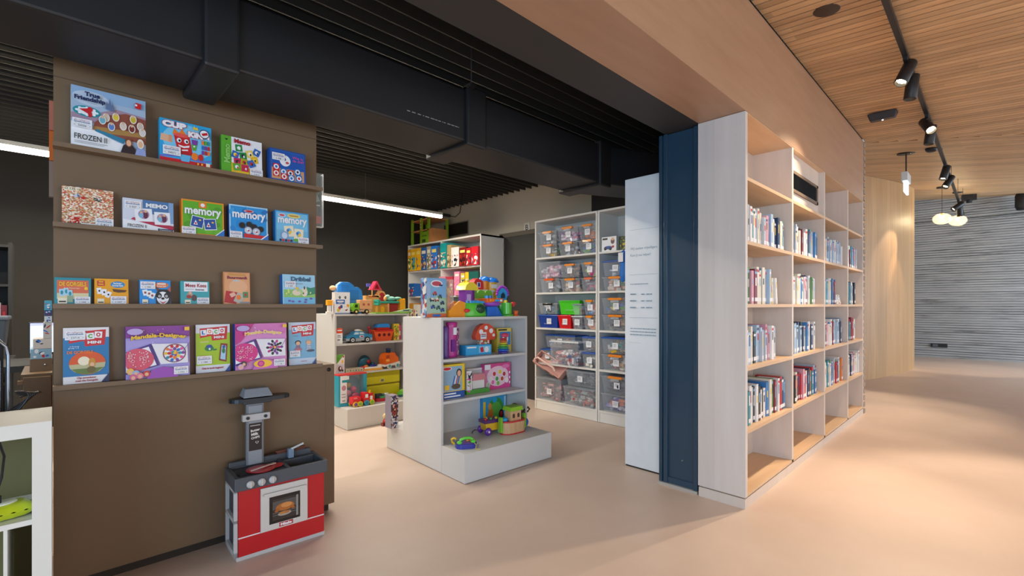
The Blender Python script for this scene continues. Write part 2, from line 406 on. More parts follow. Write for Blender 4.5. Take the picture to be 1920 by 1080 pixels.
# curved timber wall
CURV = wood('curved_wood', '#bf9669', '#ab8152', (7, 7, 0.5), 0.45, 2.2, plank=(0, 0.16, 0.1), amount=0.8, pv=(.92, 1.05))
cv = MB(); pts = [(9.2, 1.98), (9.9, 1.80), (10.5, 1.64), (11.03, 1.514), (11.76, 1.372), (12.36, 1.285), (12.9, 1.235), (13.3, 1.235), (13.52, 1.30), (13.66, 1.45), (13.72, 1.7), (13.74, 2.3), (13.74, 3.2)]
def z2w(x, y):
    return 2.7323 + 0.0759*x + 0.0949*y
vs = []
for (x, y) in pts: vs += [(x, y, 0), (x, y, z2w(x, y)-0.004), (x-0.0, y+0.15 if x < 13.4 else y+0.1, 0), (x, y+0.15 if x < 13.4 else y+0.1, z2w(x, y)-0.004)]
fs = []
for i in range(len(pts)-1):
    a, b = 4*i, 4*(i+1)
    fs += [(a, b, b+1, a+1)]
cv.raw(vs, fs, CURV, True)
struct(cv.build('wall_curved'))

# ---------------------------------------------------------------- ducts, frame, partition
def duct():
    t = thing('air_duct', 'large black rectangular air duct running under the dark slatted ceiling', 'duct', (0, 2.68, 2.44))
    MB().box(-4.1, 3.62, -.215, .215, 0, .345, DUCT).build('duct_body', t, bevel=0.012)
    for a, b in ((-1.4, -1.24), (0.475, 0.62), (1.96, 2.13), (3.46, 3.63)):
        MB().box(a, b, -.245, .245, -.028, .37, DUCT).build('duct_flange', t, bevel=0.014)
    e = MB(Matrix.Translation((3.6, 0, 0)) @ Matrix.Rotation(R(-24), 4, 'Z'))
    e.box(0, 0.9, -.215, .215, 0, .345, DUCT); e.box(0.86, 0.98, -.24, .24, -.028, .37, DUCT)
    e.build('duct_elbow', t, bevel=0.012)
    n = MB(Matrix.Translation((1.52, -.2155, .075)) @ Matrix.Diagonal((1, 1, 1, 1)))
    rnd = random.Random(5); x = 0.0; W = P('#8f8f8f', 0.6)
    while x < 0.40:
        d = rnd.uniform(0.006, 0.03); n.box(x, x+d, -.0006, 0, 0, 0.005, W); x += d + rnd.uniform(0.004, 0.016)
    n.build('stencilled_line', t)
    for x in (0.45, 1.98): MB().cyl((x+.0, -.26, .36), (x, -.26, .62), 0.004, P('#9aa0a4', 0.3, 0.9), seg=8).build('hanger_rod', t)
    for x in (0.45, 1.98): MB().box(x-.02, x+.02, -.275, -.2, .345, .37, BLACK).build('hanger_bracket', t)
duct()
s = thing('sprinkler_head', 'small steel sprinkler head hanging below the dark slats behind the duct', 'sprinkler', (1.93, 3.9, 2.93))
MB().cyl((0, 0, 0), (0, 0, .16), .012, P('#c8c8c8', .3, .9)).lathe([(0.0, 0), (.03, .0), (.03, .008), (0.0, .008)], P('#c8c8c8', .3, .9)).build('pipe', s)

t = thing('steel_door_frame', 'dark blue steel jamb post beside the pale end of the bookcase', 'door frame', (3.30, 1.487, 0))
MB().box(.012, .20, .03, .285, .03, 2.63, ANTH).build('post', t)
j = MB(); j.box(-.012, .02, 0, .028, .02, 2.63, ANTH); j.box(-.008, .02, .232, .262, .02, 2.63, ANTH); j.box(-.006, .02, .275, .30, .02, 2.63, ANTH); j.box(0.0, .02, .028, .235, .02, .065, ANTH)
j.build('frame_strip', t, bevel=.002)
MB().box(.03, .2, .262, .275, .02, 2.63, P('#050607', .6)).build('groove', t)
MB().box(-.02, .2, -.002, .302, 0, .02, P('#c9c9c6', .35, .5)).build('base_strip', t)
MB().cyl((-.001, .12, .21), (.013, .12, .21), .004, P('#d8d8d8', .3, .9), seg=10).build('screw', t)

t = thing('partition_leaf', 'tall white partition leaf with printed opening hours behind the dark blue jamb', 'partition', (3.455, 1.74, 0))
MB().box(0, .045, 0, .445, .012, 2.404, P('#e6e9ec', .35)).build('leaf', t, bevel=.003)
MB().box(.006, .04, .01, .44, 0, .012, BLACK).build('bottom_seal', t)
aM = Matrix.Rotation(R(-90), 4, 'Z')
tx = Art(.31, 2.4, 0.0, 2, Matrix.Translation((0, .445, 0)) @ aM)
def vv(z): return z/2.4
DT = PR('#8396a4')
tx.text('Wij zoeken vrijwilligers.', .57, vv(1.815), .80, DT, height=.011, bold=.01); tx.text('Kom jij ons helpen?', .47, vv(1.76), .60, DT, height=.011, bold=.01)
tx.build('heading', t); tx = Art(.31, 2.4, 0.0, 6, Matrix.Translation((0, .445, 0)) @ aM)
tx.rect(.14, vv(1.972), .97, vv(1.974), PR('#9fb0bb')); tx.rect(.14, vv(1.60), .97, vv(1.602), PR('#8fa2ae')); tx.rect(.14, vv(1.245), .97, vv(1.247), PR('#8fa2ae')); tx.rect(.14, vv(1.037), .5, vv(1.039), PR('#b2c2cc'))
rnd = random.Random(8)
def dashes(u0, u1, z, h=.008, gap=(.008, .016), wd=(.02, .09)):
    u = u0
    while u < u1:
        d = min(rnd.uniform(*wd), u1-u); tx.rect(u, vv(z), u+d, vv(z)+h/2.4, DT); u += d+rnd.uniform(*gap)
dashes(.17, .72, 1.52, .006)
for i, z in enumerate((1.435, 1.38, 1.325)):
    dashes(.17, .36, z, .010, wd=(.15, .2)); dashes(.5, .62, z, .008, wd=(.08, .12)); dashes(.65, .82, z, .008, wd=(.07, .12))
tx.build('opening_hours', t); tx = Art(.31, 2.4, 0.0, 6, Matrix.Translation((0, .445, 0)) @ aM)
for z in (1.152, 1.127, 1.102): dashes(.17, .93, z, .007)
tx.build('printed_footnote', t)

# vents, sign on the beige wall
t = thing('wall_vent', 'black rectangular vent high on the beige wall above the game shelf', 'vent', (4.9, 6.39, 2.63))
MB().box(-.012, 0, -.34, .34, -.12, .12, P('#8b8376', .6)).build('frame', t)
v = MB(); v.box(-.016, -.011, -.32, .32, -.1, .1, P('#17140f', .6))
for i in range(9): v.box(-.02, -.015, -.32, .32, -.09+i*.021, -.083+i*.021, P('#221e18', .6))
v.build('slats', t)
t = thing('wall_vent', 'dark recess high on the beige wall above the storage bin shelf', 'vent', (4.9, 3.05, 2.62))
MB().box(-.012, 0, -.53, .53, -.12, .2, P('#1d1b19', .7)).build('frame', t)
t = thing('letter_sign', 'small pale square letter sign above the dark door', 'sign', (4.898, 4.72, 2.47), R(-90))
MB().box(-.055, .055, -.008, 0, -.065, .065, P('#cdc8bd', .5)).build('plate', t)
a = Art(.11, .13, -.008, 1, Matrix.Translation((-.055, 0, -.065))); a.text('B', .5, .5, .5, INK, bold=.02); a.build('letter', t)

# linear lamps
def tube_lamp(x0, x1, yy, z, label, k=1.0, up=.41):
    t = thing('tube_lamp', label, 'lamp', ((x0+x1)/2, yy, z), group='long tube lamps under the dark slats'); h = (x1-x0)/2
    MB().box(-h, h, -.022, .022, .02, .055, P('#d5d2c8', .4)).build('housing', t)
    MB().box(-h+.01, h-.01, -.02, .02, -.02, .02, emit('#fff1d8', 14)).build('diffuser', t)
    MB().box(h, h+.14, -.02, .02, .01, .05, P('#1b1b1b', .5)).tube([(h+.13, 0, .03), (h+.24, 0, .03), (h+.32, 0, .03+.17*up), (h+.36, 0, .73*up), (h+.37, 0, up)], .006, BLACK).build('end_cap', t)
    for x in (-h*.45, h*.70): MB().cyl((x, 0, .05), (x, 0, 3.0-z), .0018, P('#8a8a88', .4, .8), seg=6).box(x-.035, x+.035, -.012, .012, .05, .07, P('#8a8a88', .4, .8)).build('suspension_wire', t)
    l = light('AREA', 'tube_light', ((x0+x1)/2, yy, z-.03), ((x0+x1)/2, yy, 0), 1, (1, .92, .79), x1-x0, .05); l.data.energy = 21*k*(x1-x0)
    return t
tube_lamp(-3.8, 3.96, 5.5, 2.605, 'long glowing tube lamp hung behind the board wall, nearer the game shelf')

tube_lamp(-3.8, 3.3, 3.62, 2.82, 'assumed second glowing tube lamp, out of sight close behind the black air duct', .5, .2)  # assumed lamp hidden by the duct, added to light the bin shelf

# ---------------------------------------------------------------- bookcase
BC = wood('bookcase_wood_daylight_tint', '#d9cdc3', '#cbbaa9', (5, 5, 0.55), 0.42, 2.4, amount=0.55)  # uprights: cool daylight painted into the wood as a greyer tone
BCH = wood('shelf_wood_warm_light_tint', '#ddbd98', '#cba277', (0.6, 6, 6), 0.42, 2.4, amount=0.6)  # shelves: same wood, warm light painted in as a more orange tone
ENDW = wood('end_panel_wood', '#d8d0ca', '#cdc2b8', (7, 7, 0.6), 0.4, 2.0, knots=True, plank=(1, 0.106, 0.1), amount=0.6, pv=(.95, 1.03))
SX = [3.27, 4.29, 5.31, 6.33, 7.19]; SZ = [2.205, 1.779, 1.358, 0.935, 0.516, 0.094]; TH = .038
t = thing('bookcase', 'long pale wooden bookcase with four bays standing against the timber wall', 'bookcase', (3.27, 1.154, 0))
MB().box(0, TH, 0, .32, .075, 2.632, ENDW).build('side_panel', t, bevel=.002, label='pale knotty end panel facing the opening')
for x in SX[1:]: MB().box(x-3.27, x-3.27+TH, .002, .30, .075, 2.632, BC).build('divider', t)
pl = MB(); pl.box(.004, 3.96, .004, .316, 0, .066, BC); pl.box(.012, 3.95, .012, .31, .066, .075, P('#8d7a66', .7)); pl.build('plinth', t)
MB().box(TH, 3.94, .30, .318, .075, 2.632, BC).build('back_panel', t)
MB().box(TH, 3.93, .002, .30, .075, .094, BCH).build('bottom_board', t)
for i in range(4):
    x0, x1 = SX[i]+TH-3.27, SX[i+1]-3.27
    for z in SZ[:5]: MB().box(x0, x1, 0.001, .30, z-.024, z, BCH).build('shelf', t)
    MB().box(x0, x1, .001, .30, 2.628, 2.6325, BCH).build('top_board', t)
vp = MB(); x0, x1 = SX[1]+TH-3.27, SX[2]-3.27
vp.box(x0, x1, .045, .06, 2.205, 2.628, BC); vpo = vp.build('vent_panel', t)
g = MB(); FR = P('#6d5a47', .5); gx0, gx1 = x0+.0, x1-.09
for (a, b, c, d) in ((gx0, gx1, 2.30, 2.325), (gx0, gx1, 2.455, 2.48), (gx0, gx0+.04, 2.30, 2.48), (gx1-.04, gx1, 2.30, 2.48)): g.box(a, b, .03, .046, c, d, FR)
g.build('vent_frame', vpo); g = MB(); g.box(gx0+.04, gx1-.04, .042, .046, 2.325, 2.455, P('#050505', .8))
for i in range(24): g.box(gx0+.05+i*.034, gx0+.053+i*.034, .034, .043, 2.325, 2.455, P('#151515', .5))
g.build('vent_slats', vpo)
t = thing('socket_box', 'small black socket box at the back of the lowest bookcase compartment, last bay', 'socket', (6.47, 1.452, .33))
MB().box(-.03, .12, -.03, 0, .02, .10, P('#1a1a1a', .5)).box(.03, .1, -.05, -.0, -.07, .04, P('#111111', .5)).build('box', t)

# ---------------------------------------------------------------- books
ORD = 'first second third fourth fifth sixth seventh eighth ninth tenth eleventh twelfth thirteenth fourteenth fifteenth sixteenth seventeenth eighteenth nineteenth twentieth twenty-first twenty-second twenty-third twenty-fourth twenty-fifth twenty-sixth twenty-seventh twenty-eighth'.split()
PAL = {'white': '#e4e2df', 'cream': '#ddd6c4', 'pale blue': '#a9c0d6', 'blue': '#3d79b4', 'navy blue': '#22375c', 'light grey': '#b8bdc4', 'teal': '#3f8f9e', 'black': '#23252a',
       'red': '#b8242c', 'dark red': '#7c1f2c', 'pink': '#d59aa8', 'yellow': '#c9b23a', 'green': '#5d8a5a', 'lilac': '#b9a3cf', 'orange': '#cf7a3a', 'brown': '#7a5a44'}
COLD = ['white']*7 + ['pale blue']*7 + ['blue']*4 + ['navy blue']*3 + ['light grey']*5 + ['cream']*2 + ['teal', 'black', 'pink', 'dark red', 'green']
WARM = ['white']*4 + ['red']*3 + ['navy blue']*3 + ['black']*2 + ['cream']*2 + ['dark red', 'blue', 'pale blue', 'orange', 'brown', 'green', 'light grey', 'teal', 'pink']
ROWN = ['top book row', 'second book row', 'third book row', 'lowest book row']; BAYN = ['nearest bay', 'second bay', 'third bay', 'last bay']
ENDS = [[4.27, 5.28, 6.28, 7.12], [4.06, 5.2, 6.02, 7.02], [4.05, 5.22, 6.29, 7.0], [4.24, 5.28, 6.28, 7.16]]
PAGES = P('#e6dfcf', .8)
def book(x, y, z, wd, dp, ht, colour, label, group, tilt=0.0, rnd=None, flat=False):
    m = P(PAL[colour], .4, var=.04); o = MB()
    c = .0025
    o.box(0, c, 0, dp, 0, ht, m); o.box(wd-c, wd, 0, dp, 0, ht, m); o.box(c, wd-c, 0, c, 0, ht, m)
    b = o.build('book', None, loc=(x, y, z)); tag(b, label, 'book', group)
    MB().box(c, wd-c, c, dp-.004, .003, ht-.004, PAGES).build('pages', b)
    a = MB(); r = rnd
    tc = P(r.choice(['#f0efec', '#1e2430', '#c92c34', '#2a5d9c', '#e0c040', '#8ab0c8']), .4)
    h0 = r.uniform(.45, .6)*ht; a.box(wd*.3, wd*.7, -.0006, .0, h0, h0+ht*r.uniform(.15, .35), tc)
    if r.random() < .7: a.box(wd*.1, wd*.9, -.0006, .0, ht*.86, ht*.93, P(r.choice(['#f0efec', '#c92c34', '#2b2f3a', '#88b4d8']), .4))
    a.box(wd*.06, wd*.94, -.0008, .0, .018, .045, WHITE_PAPER)
    a.build('spine_print', b)
    if tilt: b.rotation_euler = (0, tilt, 0)
    if flat: b.rotation_euler = (0, R(90), 0)
    return b
rnd = random.Random(21)
for ri, zz in enumerate((1.779, 1.358, .935, .516)):
    for bi in range(4):
        x = SX[bi]+TH+.006; end = ENDS[ri][bi]; n = 0; lean = []
        grp = None
        while x < end-.03 and n < 26:
            wd = rnd.uniform(.028, .052); ht = min(rnd.uniform(.215, .272), .30); dp = rnd.uniform(.15, .2)
            pal = WARM if (ri == 3 and bi < 3) or (ri == 2 and bi == 3) else COLD
            c = rnd.choice(pal)
            if ri == 1 and bi == 2 and n == 0: c = 'blue'; wd = .085
            if ri == 0 and bi == 0 and n == 0: c = 'lilac'; ht = .27
            last = x + wd > end-.03-.1 and (ri, bi) in ((1, 0), (0, 0), (3, 1))
            if ri == 1 and bi == 0 and x > end-.17: c = ['yellow', 'cream', 'white', 'white'][min(3, int((x-(end-.17))/.045))]; wd = .03; ht = .2
            yq = 1.154+rnd.uniform(.035, .06)
            label = '%s book, %s from the pillar side in the %s, %s' % (c, ORD[n], ROWN[ri], BAYN[bi])
            tl = 0.0
            if (ri == 1 and bi == 0 and x > end-.19) or (ri == 3 and bi == 1 and x > end-.12): tl = R(-7)
            xx = x
            if tl: xx = x + .0 + ht*math.sin(-tl)*0.0
            # a leaning book rests on its lower edge: shift so that it leans on its neighbour
            book(xx + (.024 if tl else 0), yq, zz + (abs(math.sin(tl))*0.0) + (.0005 if not tl else .0005), wd, dp, ht, c, label, 'books in the long wooden bookcase', tl, rnd)
            x += wd/math.cos(tl) + .0012 if not tl else wd + .004; n += 1
for i in range(4):
    book(6.03, 1.2+.005*i, 1.358+.026+i*.0262, .025, .16, .21, ['cream', 'white', 'light grey', 'cream'][i], '%s flat-lying book, %s from the bottom of the pile in the third bay' % (['cream', 'white', 'light grey', 'cream'][i], ORD[i]), 'books in the long wooden bookcase', 0, rnd, True)

# ---------------------------------------------------------------- spotlight track and ceiling fittings
TB = P('#1a1a1c', .45)
t = thing('light_track', 'long black spotlight track running along the slatted timber ceiling', 'light track', (0, .5, 3.30))
MB().box(1.5, 14.2, -.017, .017, 0, .034, TB).build('rail', t)
for x in (2.5, 4.2, 6.3): MB().box(x, x+.1, -.012, .012, .03, .064, TB).build('clip', t)
for x in (8.4, 10.2, 12.0, 13.8):
    zz = 2.7323+.0759*x+.0949*.5; MB().cyl((x, 0, .03), (x, 0, zz-3.30), .003, TB, seg=8).build('suspension_wire', t)
def spotlight(x, aim, lit, label, on=0, spot=50, z=3.30):
    t = thing('track_spotlight', label, 'spotlight', (x, .5, z), group=None)
    MB().box(-.07, .07, -.014, .014, -.028, 0, TB).build('adapter', t); MB().cyl((0, 0, -.025), (0, 0, -.085), .012, TB).build('stem', t)
    d = Vector(aim).normalized(); p0 = Vector((0, 0, -.10)) - d*.09; p1 = Vector((0, 0, -.10)) + d*.11
    q = Vector((0, 0, 1)).rotation_difference(d).to_matrix().to_4x4()
    M = Matrix.Translation(Vector((0, 0, -.10))) @ q
    h = MB(M); h.lathe([(0, -.09), (.043, -.09), (.045, -.086), (.045, .108), (.041, .112), (.039, .11), (.037, .07), (0, .07)], TB, seg=24)
    hd = h.build('lamp_head', t)
    MB(M).cyl((0, 0, .072), (0, 0, .082), .035, emit('#ffe2b0', 60 if lit else 12), seg=20).build('lens', t)
    if on:
        wp = Vector((x, .5, z-.10)); a = wp + d*.125
        light('SPOT', 'spot_beam', a, a + d, on*1.3, (1.0, .81, .60), spot=spot, blend=.55, radius=.035)
    return t
spotlight(4.85, (-.42, .28, -.86), True, 'nearest black track spotlight, its glowing lens tipped towards the header', 120, 75)
spotlight(5.2, (-.05, .1, -.98), False, 'black track spotlight pointing down, just behind the nearest glowing one', 90, 60)
spotlight(6.45, (-.62, -.35, -.70), True, 'black track spotlight turned aside, first of the second pair', 260, 80)
spotlight(6.8, (-.05, .12, -.98), False, 'black track spotlight pointing down, second of the second pair', 90, 58)
spotlight(8.9, (-.30, .2, -.93), True, 'black track spotlight with lit rim, first of the third pair', 110, 55)
spotlight(9.6, (-.45, .35, -.8), False, 'black track spotlight tilted over, second of the third pair', 90, 50)
spotlight(12.1, (-.42, .60, -.55), False, 'farthest black track spotlight but one, by the glass globes', 60, 40)
spotlight(12.7, (.3, .0, -.95), False, 'farthest black track spotlight, at the end of the track', 90, 50)
light('SPOT', 'assumed_wall_washer', (11.3, .75, 3.35), (11.95, 1.36, 1.2), 90, (1, .74, .45), spot=34, blend=.5, radius=.03)  # assumed spot without a fitting, for the light patch on the curved wall
t = thing('ceiling_speaker', 'flat round dark speaker set in the timber ceiling slats', 'speaker', (3.83, .82, 3.3235+.075*.82-.004))
MB().lathe([(0, 0), (.075, 0), (.08, .003), (.08, .012), (0, .012)], P('#3a2c20', .6), seg=28).build('cover', t).rotation_euler = (math.atan(.075), 0, 0)
t = thing('emergency_lamp', 'black box-shaped emergency lamp on the timber ceiling beside the header', 'lamp', (6.28, .84, 3.3235+.075*.84-.004), R(90))
MB().box(-.125, .125, -.07, .07, -.075, -.005, P('#22242a', .4), tx=.02, ty=.03).build('housing', t, bevel=.01)
MB().cyl((0, 0, -.08), (0, 0, -.074), .008, emit('#ffffff', 3), seg=10).build('indicator', t)
t = thing('smoke_detector', 'flat black round detector on the timber ceiling under the spotlight track', 'detector', (8.3, .60, 2.7323+.0759*8.3+.0949*.60))
MB().lathe([(0, -.05), (.04, -.05), (.06, -.03), (.065, 0), (0, 0)], TB).build('cover', t)
t = thing('exit_sign', 'glowing pale exit sign seen edge-on, hanging on a black rod', 'exit sign', (8.48, .876, 3.46))
MB().lathe([(0, -.012), (.10, -.012), (.10, 0), (0, 0)], TB).build('ceiling_plate', t)
MB().cyl((0, 0, -.01), (0, 0, -.29), .008, TB, seg=8).build('rod', t)
MB().box(-.17, .17, -.035, .035, -.41, -.29, P('#d9dcdc', .4)).build('housing', t, bevel=.006)
MB().box(-.16, .16, -.012, .012, -.56, -.41, emit('#d5f6ff', 2.2)).build('glass_panel', t)
for i, (x, y, z, r, lb) in enumerate(((13.3, .795, 3.15, .155, 'clear glass globe pendant lamp hanging nearer the curved timber wall'), (14.6, .61, 3.25, .16, 'clear glass globe pendant lamp hanging closer to the concrete wall'))):
    t = thing('globe_pendant', lb, 'pendant lamp', (x, y, z)); zc = 2.7323+.0759*x+.0949*y - z
    MB().ell((0, 0, 0), (r, r, r*.76), clear('#fff6e0', .24, .05), 28, 18).build('glass_globe', t)
    MB().cyl((0, 0, r*.5), (0, 0, zc), .004, TB, seg=6).build('cord', t)
    MB().cyl((0, 0, r*.42), (0, 0, r*.78), .025, P('#b9a67a', .3, .8)).build('socket', t)
    MB().ell((0, 0, .04), .04, emit('#ffdf9e', 30)).build('bulb', t)
    MB().lathe([(0, -.02), (.09, -.02), (.09, 0), (0, 0)], TB, (0, 0, zc)).build('ceiling_rose', t)
    light('POINT', 'globe_glow', (x, y, z-.02+.08), (x, y, 0), 18, (1, .82, .5), radius=.06)
t = thing('wall_speaker', 'black round-backed loudspeaker on the ribbed concrete wall', 'speaker', (15.9, -.42, 3.73))
MB().lathe([(0, -.2), (.1, -.2), (.13, -.12), (.13, .12), (.1, .2), (0, .2)], TB).build('body', t); MB().box(-.02, .42, -.02, .02, .2, .3, TB).cyl((0, 0, .1), (0, 0, .3), .02, TB).build('bracket', t)
t = thing('ceiling_camera', 'small black fitting on the timber ceiling in front of the concrete wall', 'camera', (15.4, .45, 3.93))
MB().box(-.1, .1, -.13, .13, -.12, 0, TB).cyl((0, -.0, -.12), (0, 0, -.18), .05, TB).build('body', t)
t = thing('wall_socket', 'black double socket low on the ribbed concrete wall', 'socket', (16.29, 1.03, .315))
MB().box(-.02, .03, -.16, .16, -.05, .05, TB).build('plate', t, bevel=.005); MB().box(-.028, -.018, .02, .12, -.035, .035, P('#55565a', .4)).build('socket_face', t)
# ================================================================ BOARD WALL WITH GAMES
BRN = P('#705940', 0.5, var=0.03, scale=2); BRN2 = P('#765f47', 0.45, var=0.03, scale=2)
t = thing('display_wall', 'brown board wall with four narrow ledges of boxed games', 'display stand', (0, 3.03, 0))
MB().box(0, 1.204, 0, .035, .967, 2.76, BRN).build('upper_board', t)
MB().box(0, 1.204, -.003, 0, 2.405, 2.408, P('#54422f', .6)).build('board_joint', t)
for z in (2.09, 1.727, 1.357, .985):
    l = MB(); l.box(-.002, 1.214, -.066, -.0035, z-.020, z-.004, BRN2); l.box(-.002, 1.214, -.078, -.066, z-.022, z-.001, BRN2); l.build('ledge', t)
t = thing('low_cabinet', 'low brown cabinet under the board wall, behind the toy kitchen', 'cabinet', (0, 3.032, 0))
MB().box(0, 1.322, 0, .55, .055, .964, BRN).build('cabinet_body', t)
MB().box(.02, 1.30, .04, .5, 0, .055, P('#2c2219', .7)).build('plinth', t)
MB().box(.0, 1.26, -.004, .001, .062, .952, BRN).build('front_panel', t)
MB().lathe([(0, 0), (.012, 0), (.012, .006), (0, .006)], P('#0a0a0a', .5), seg=14).build('finger_hole', t, loc=(1.285, .001, .93)).rotation_euler = (R(90), 0, 0)

WH = PR('#eeeef0'); NAVY = PR('#1d2a55'); RED = PR('#c81e28'); YEL = PR('#f2c230'); SKY = PR('#5fb4de'); GRN = PR('#5aa52c'); DGRN = PR('#1f7a3c')
BLU = PR('#1c6fc0'); ORG = PR('#ee7d23'); PNK = PR('#e0569c'); PUR = PR('#7a3c9c'); TEAL = PR('#1d8f9c'); BLK = PR('#17181c'); GRY = PR('#8a8f98'); LIL = PR('#b9a6d8'); CRM = PR('#efe2c4'); SKIN = PR('#e3b08c'); BROWN = PR('#70462c'); LBL = PR('#a7cfe8')
CYN = PR('#2aa6dc'); LIME = PR('#a3c41e'); MAG = PR('#c52a86')
GAMES = 'boxed games on the ledges of the brown board wall'
def game(label, x, z, w, h, d, side, art, title, code=None, lab=None, cat='board game', name='board_game_box', mat=None, lw=.062):
    """lab: lower left corner of the library sticker in metres"""
    t = thing(name, label, cat, (x, 3.026-d-.012, z), group=GAMES)
    t.rotation_euler = (-math.atan2(.011, h), 0, 0)
    MB().box(0, w, 0, d, 0, h, mat or PR(side)).build('box', t, bevel=.0012)
    a = Art(w, h); art(a); a.build('cover_print', t)
    if title:
        a = Art(w, h, start=a.k+1); title(a); a.build('title', t)
    if lab: library_label(t, w, h, lab[0], lab[1], lw, code, 0, k0=a.k+2)
    return t
rg = random.Random(4)
L1, L2, L3, L4 = 2.0865, 1.7235, 1.3535, .9815
# --- top ledge
def a1(a):
    a.rect(0, 0, 1, 1, PR('#a3b8cf')); a.rect(0, .82, 1, 1, PR('#8fb0d0')); a.oval(.25, .83, .24, .12, PR('#bccbdc')); a.poly([(0, .45), (1, .40), (1, .7), (.6, .74), (.3, .6), (0, .55)], PR('#a4889a'))
    a.poly([(.28, .30), (1, .22), (1, .66), (.72, .70), (.45, .6), (.3, .45)], PR('#8f4b3a')); a.poly([(.28, .28), (1, .34), (1, .42), (.28, .38)], PR('#a98046'))
    a.poly([(0, 0), (1, 0), (1, .08), (.6, .18), (.3, .31), (0, .40)], WH); a.poly([(.3, .30), (.68, .17), (.72, .25), (.55, .29), (.32, .34)], PR('#2f7f9f'))
    a.oval(.2, .6, .18, .09, PR('#e9eef0')); a.ring(.2, .6, .18, .09, .3, TEAL)
    for i in range(8): a.oval(.2+.13*math.cos(i*.785), .6+.06*math.sin(i*.785), .022, .018, WH, 8)
    a.poly([(.1, .62), (.24, .66), (.27, .56), (.2, .57)], RED); a.oval(.24, .64, .035, .04, RED); a.card(.24, .55, .05, .07, .2, RED)
    for u, v, c in ((.45, .56, '#cfc0b0'), (.58, .60, '#e2c23e'), (.68, .47, '#d9c8b8'), (.52, .42, '#5b7fc0'), (.82, .62, '#cdb530'), (.92, .52, '#cbb9a8'), (.80, .45, '#7a2f28'), (.95, .42, '#d8cfc8'), (.4, .5, '#6fb0c0')):
        a.oval(u, v, .05, .075, PR('#e8e2da'), 12); a.oval(u, v, .038, .06, PR(c), 12); a.oval(u, v+.05, .02, .025, PR('#d8b493'), 10)
    a.poly([(.44, .70), (.46, .84), (.48, .76), (.5, .9), (.52, .76), (.54, .82), (.56, .68)], PR('#5f7398'))
    # two generic winter figures
    a.poly([(.64, 0), (.68, .14), (.78, .2), (.85, .1), (.86, 0)], PR('#2b1c22')); a.oval(.755, .20, .05, .08, PR('#7d4427'), 14); a.oval(.755, .19, .035, .055, SKIN, 14)
    a.poly([(.84, 0), (.87, .12), (.93, .16), (.99, .1), (1, 0)], PR('#8f9fd0')); a.oval(.92, .21, .05, .085, PR('#e9dfc8'), 14); a.oval(.92, .20, .034, .055, SKIN, 14)
    a.card(.89, .87, .085, .10, -.06, RED); a.card(.86, .88, .03, .03, 0, WH)
def t1(a):
    a.text('True', .27, .88, .20, NAVY, bold=.05); a.text('Friendship', .24, .79, .40, NAVY, bold=.05)
    a.text('FROZEN II', .25, .155, .42, BLK, bold=.01, height=.09); a.rect(.04, .075, .47, .082, GRY); a.rect(.04, .05, .42, .056, GRY); a.rect(.2, .735, .33, .74, GRY)
game('large pale board game box with snowy landscape print, leftmost on the top ledge', .058, L1, .273, .283, .05, '#dfe3ea', a1, t1, 'S2026', (.004, .085), lw=.068)
def a2(a):
    a.rect(0, 0, 1, 1, CYN); a.oval(.55, .55, .5, .4, PR('#7cc8ea')); a.rect(0, 0, 1, .1, RED); a.poly([(0, .1), (.4, .16), (.8, .1), (1, .16), (1, .2), (.8, .15), (.4, .2), (0, .14)], PR('#6a6fc4'))
    a.card(.12, .55, .2, .16, -.1, SKIN)
    for i in range(4): a.oval(.2, .49+.04*i, .04, .022, PR('#d99a72'), 10)
    a.poly([(.24, .68), (.27, .8), (.36, .72), (.42, .82), (.5, .70), (.45, .62), (.3, .62)], ORG)
    a.poly([(.26, .66), (.56, .68), (.62, .26), (.34, .24)], RED); a.oval(.41, .67, .155, .045, PR('#e8574f')); a.oval(.48, .25, .145, .04, PR('#b01822'))
    for u in (.36, .5): a.oval(u, .545, .045, .055, WH); a.oval(u+.01, .54, .022, .028, BLK)
    a.poly([(.34, .44), (.45, .42), (.56, .46), (.55, .41), (.45, .38), (.36, .40)], WH); a.card(.47, .33, .12, .03, .2, WH)
    a.poly([(.36, .22), (.58, .22), (.55, .06), (.40, .06)], SKY); a.poly([(.6, .62), (.72, .62), (.71, .5), (.61, .5)], PUR); a.poly([(.6, .5), (.7, .5), (.68, .36), (.62, .36)], GRN); a.oval(.65, .46, .02, .02, WH, 8)
    a.oval(.66, .22, .065, .09, ORG); a.oval(.78, .22, .05, .08, RED)
    for i, c in enumerate((PUR, RED, ORG, BLU, PUR, RED, ORG, GRN, TEAL)): u = .82+(i % 3)*.06; v = .3+(i//3)*.12; a.poly([(u-.025, v), (u+.025, v), (u+.02, v+.1), (u-.02, v+.1)], c)
    a.rect(.88, .02, .96, .10, CRM); a.oval(.8, .05, .02, .025, YEL, 8); a.oval(.72, .05, .02, .025, YEL, 8)
def t2(a):
    a.outlined('CUP', .27, .88, .45, WH, RED, height=.15, bold=.08); a.outlined('KiNG', .74, .73, .42, WH, RED, height=.14, bold=.08)
    a.oval(.85, .80, .10, .11, NAVY); a.oval(.85, .80, .085, .09, WH); a.card(.86, .80, .12, .06, .4, RED); a.poly([(.62, .86), (.65, .95), (.68, .9), (.71, .94), (.73, .86)], YEL)
game('square blue game box with a laughing red cup, on the top ledge', .387, L1, .227, .222, .052, '#3aa6d0', a2, t2, 'S4071', (.012, .035), lw=.075)
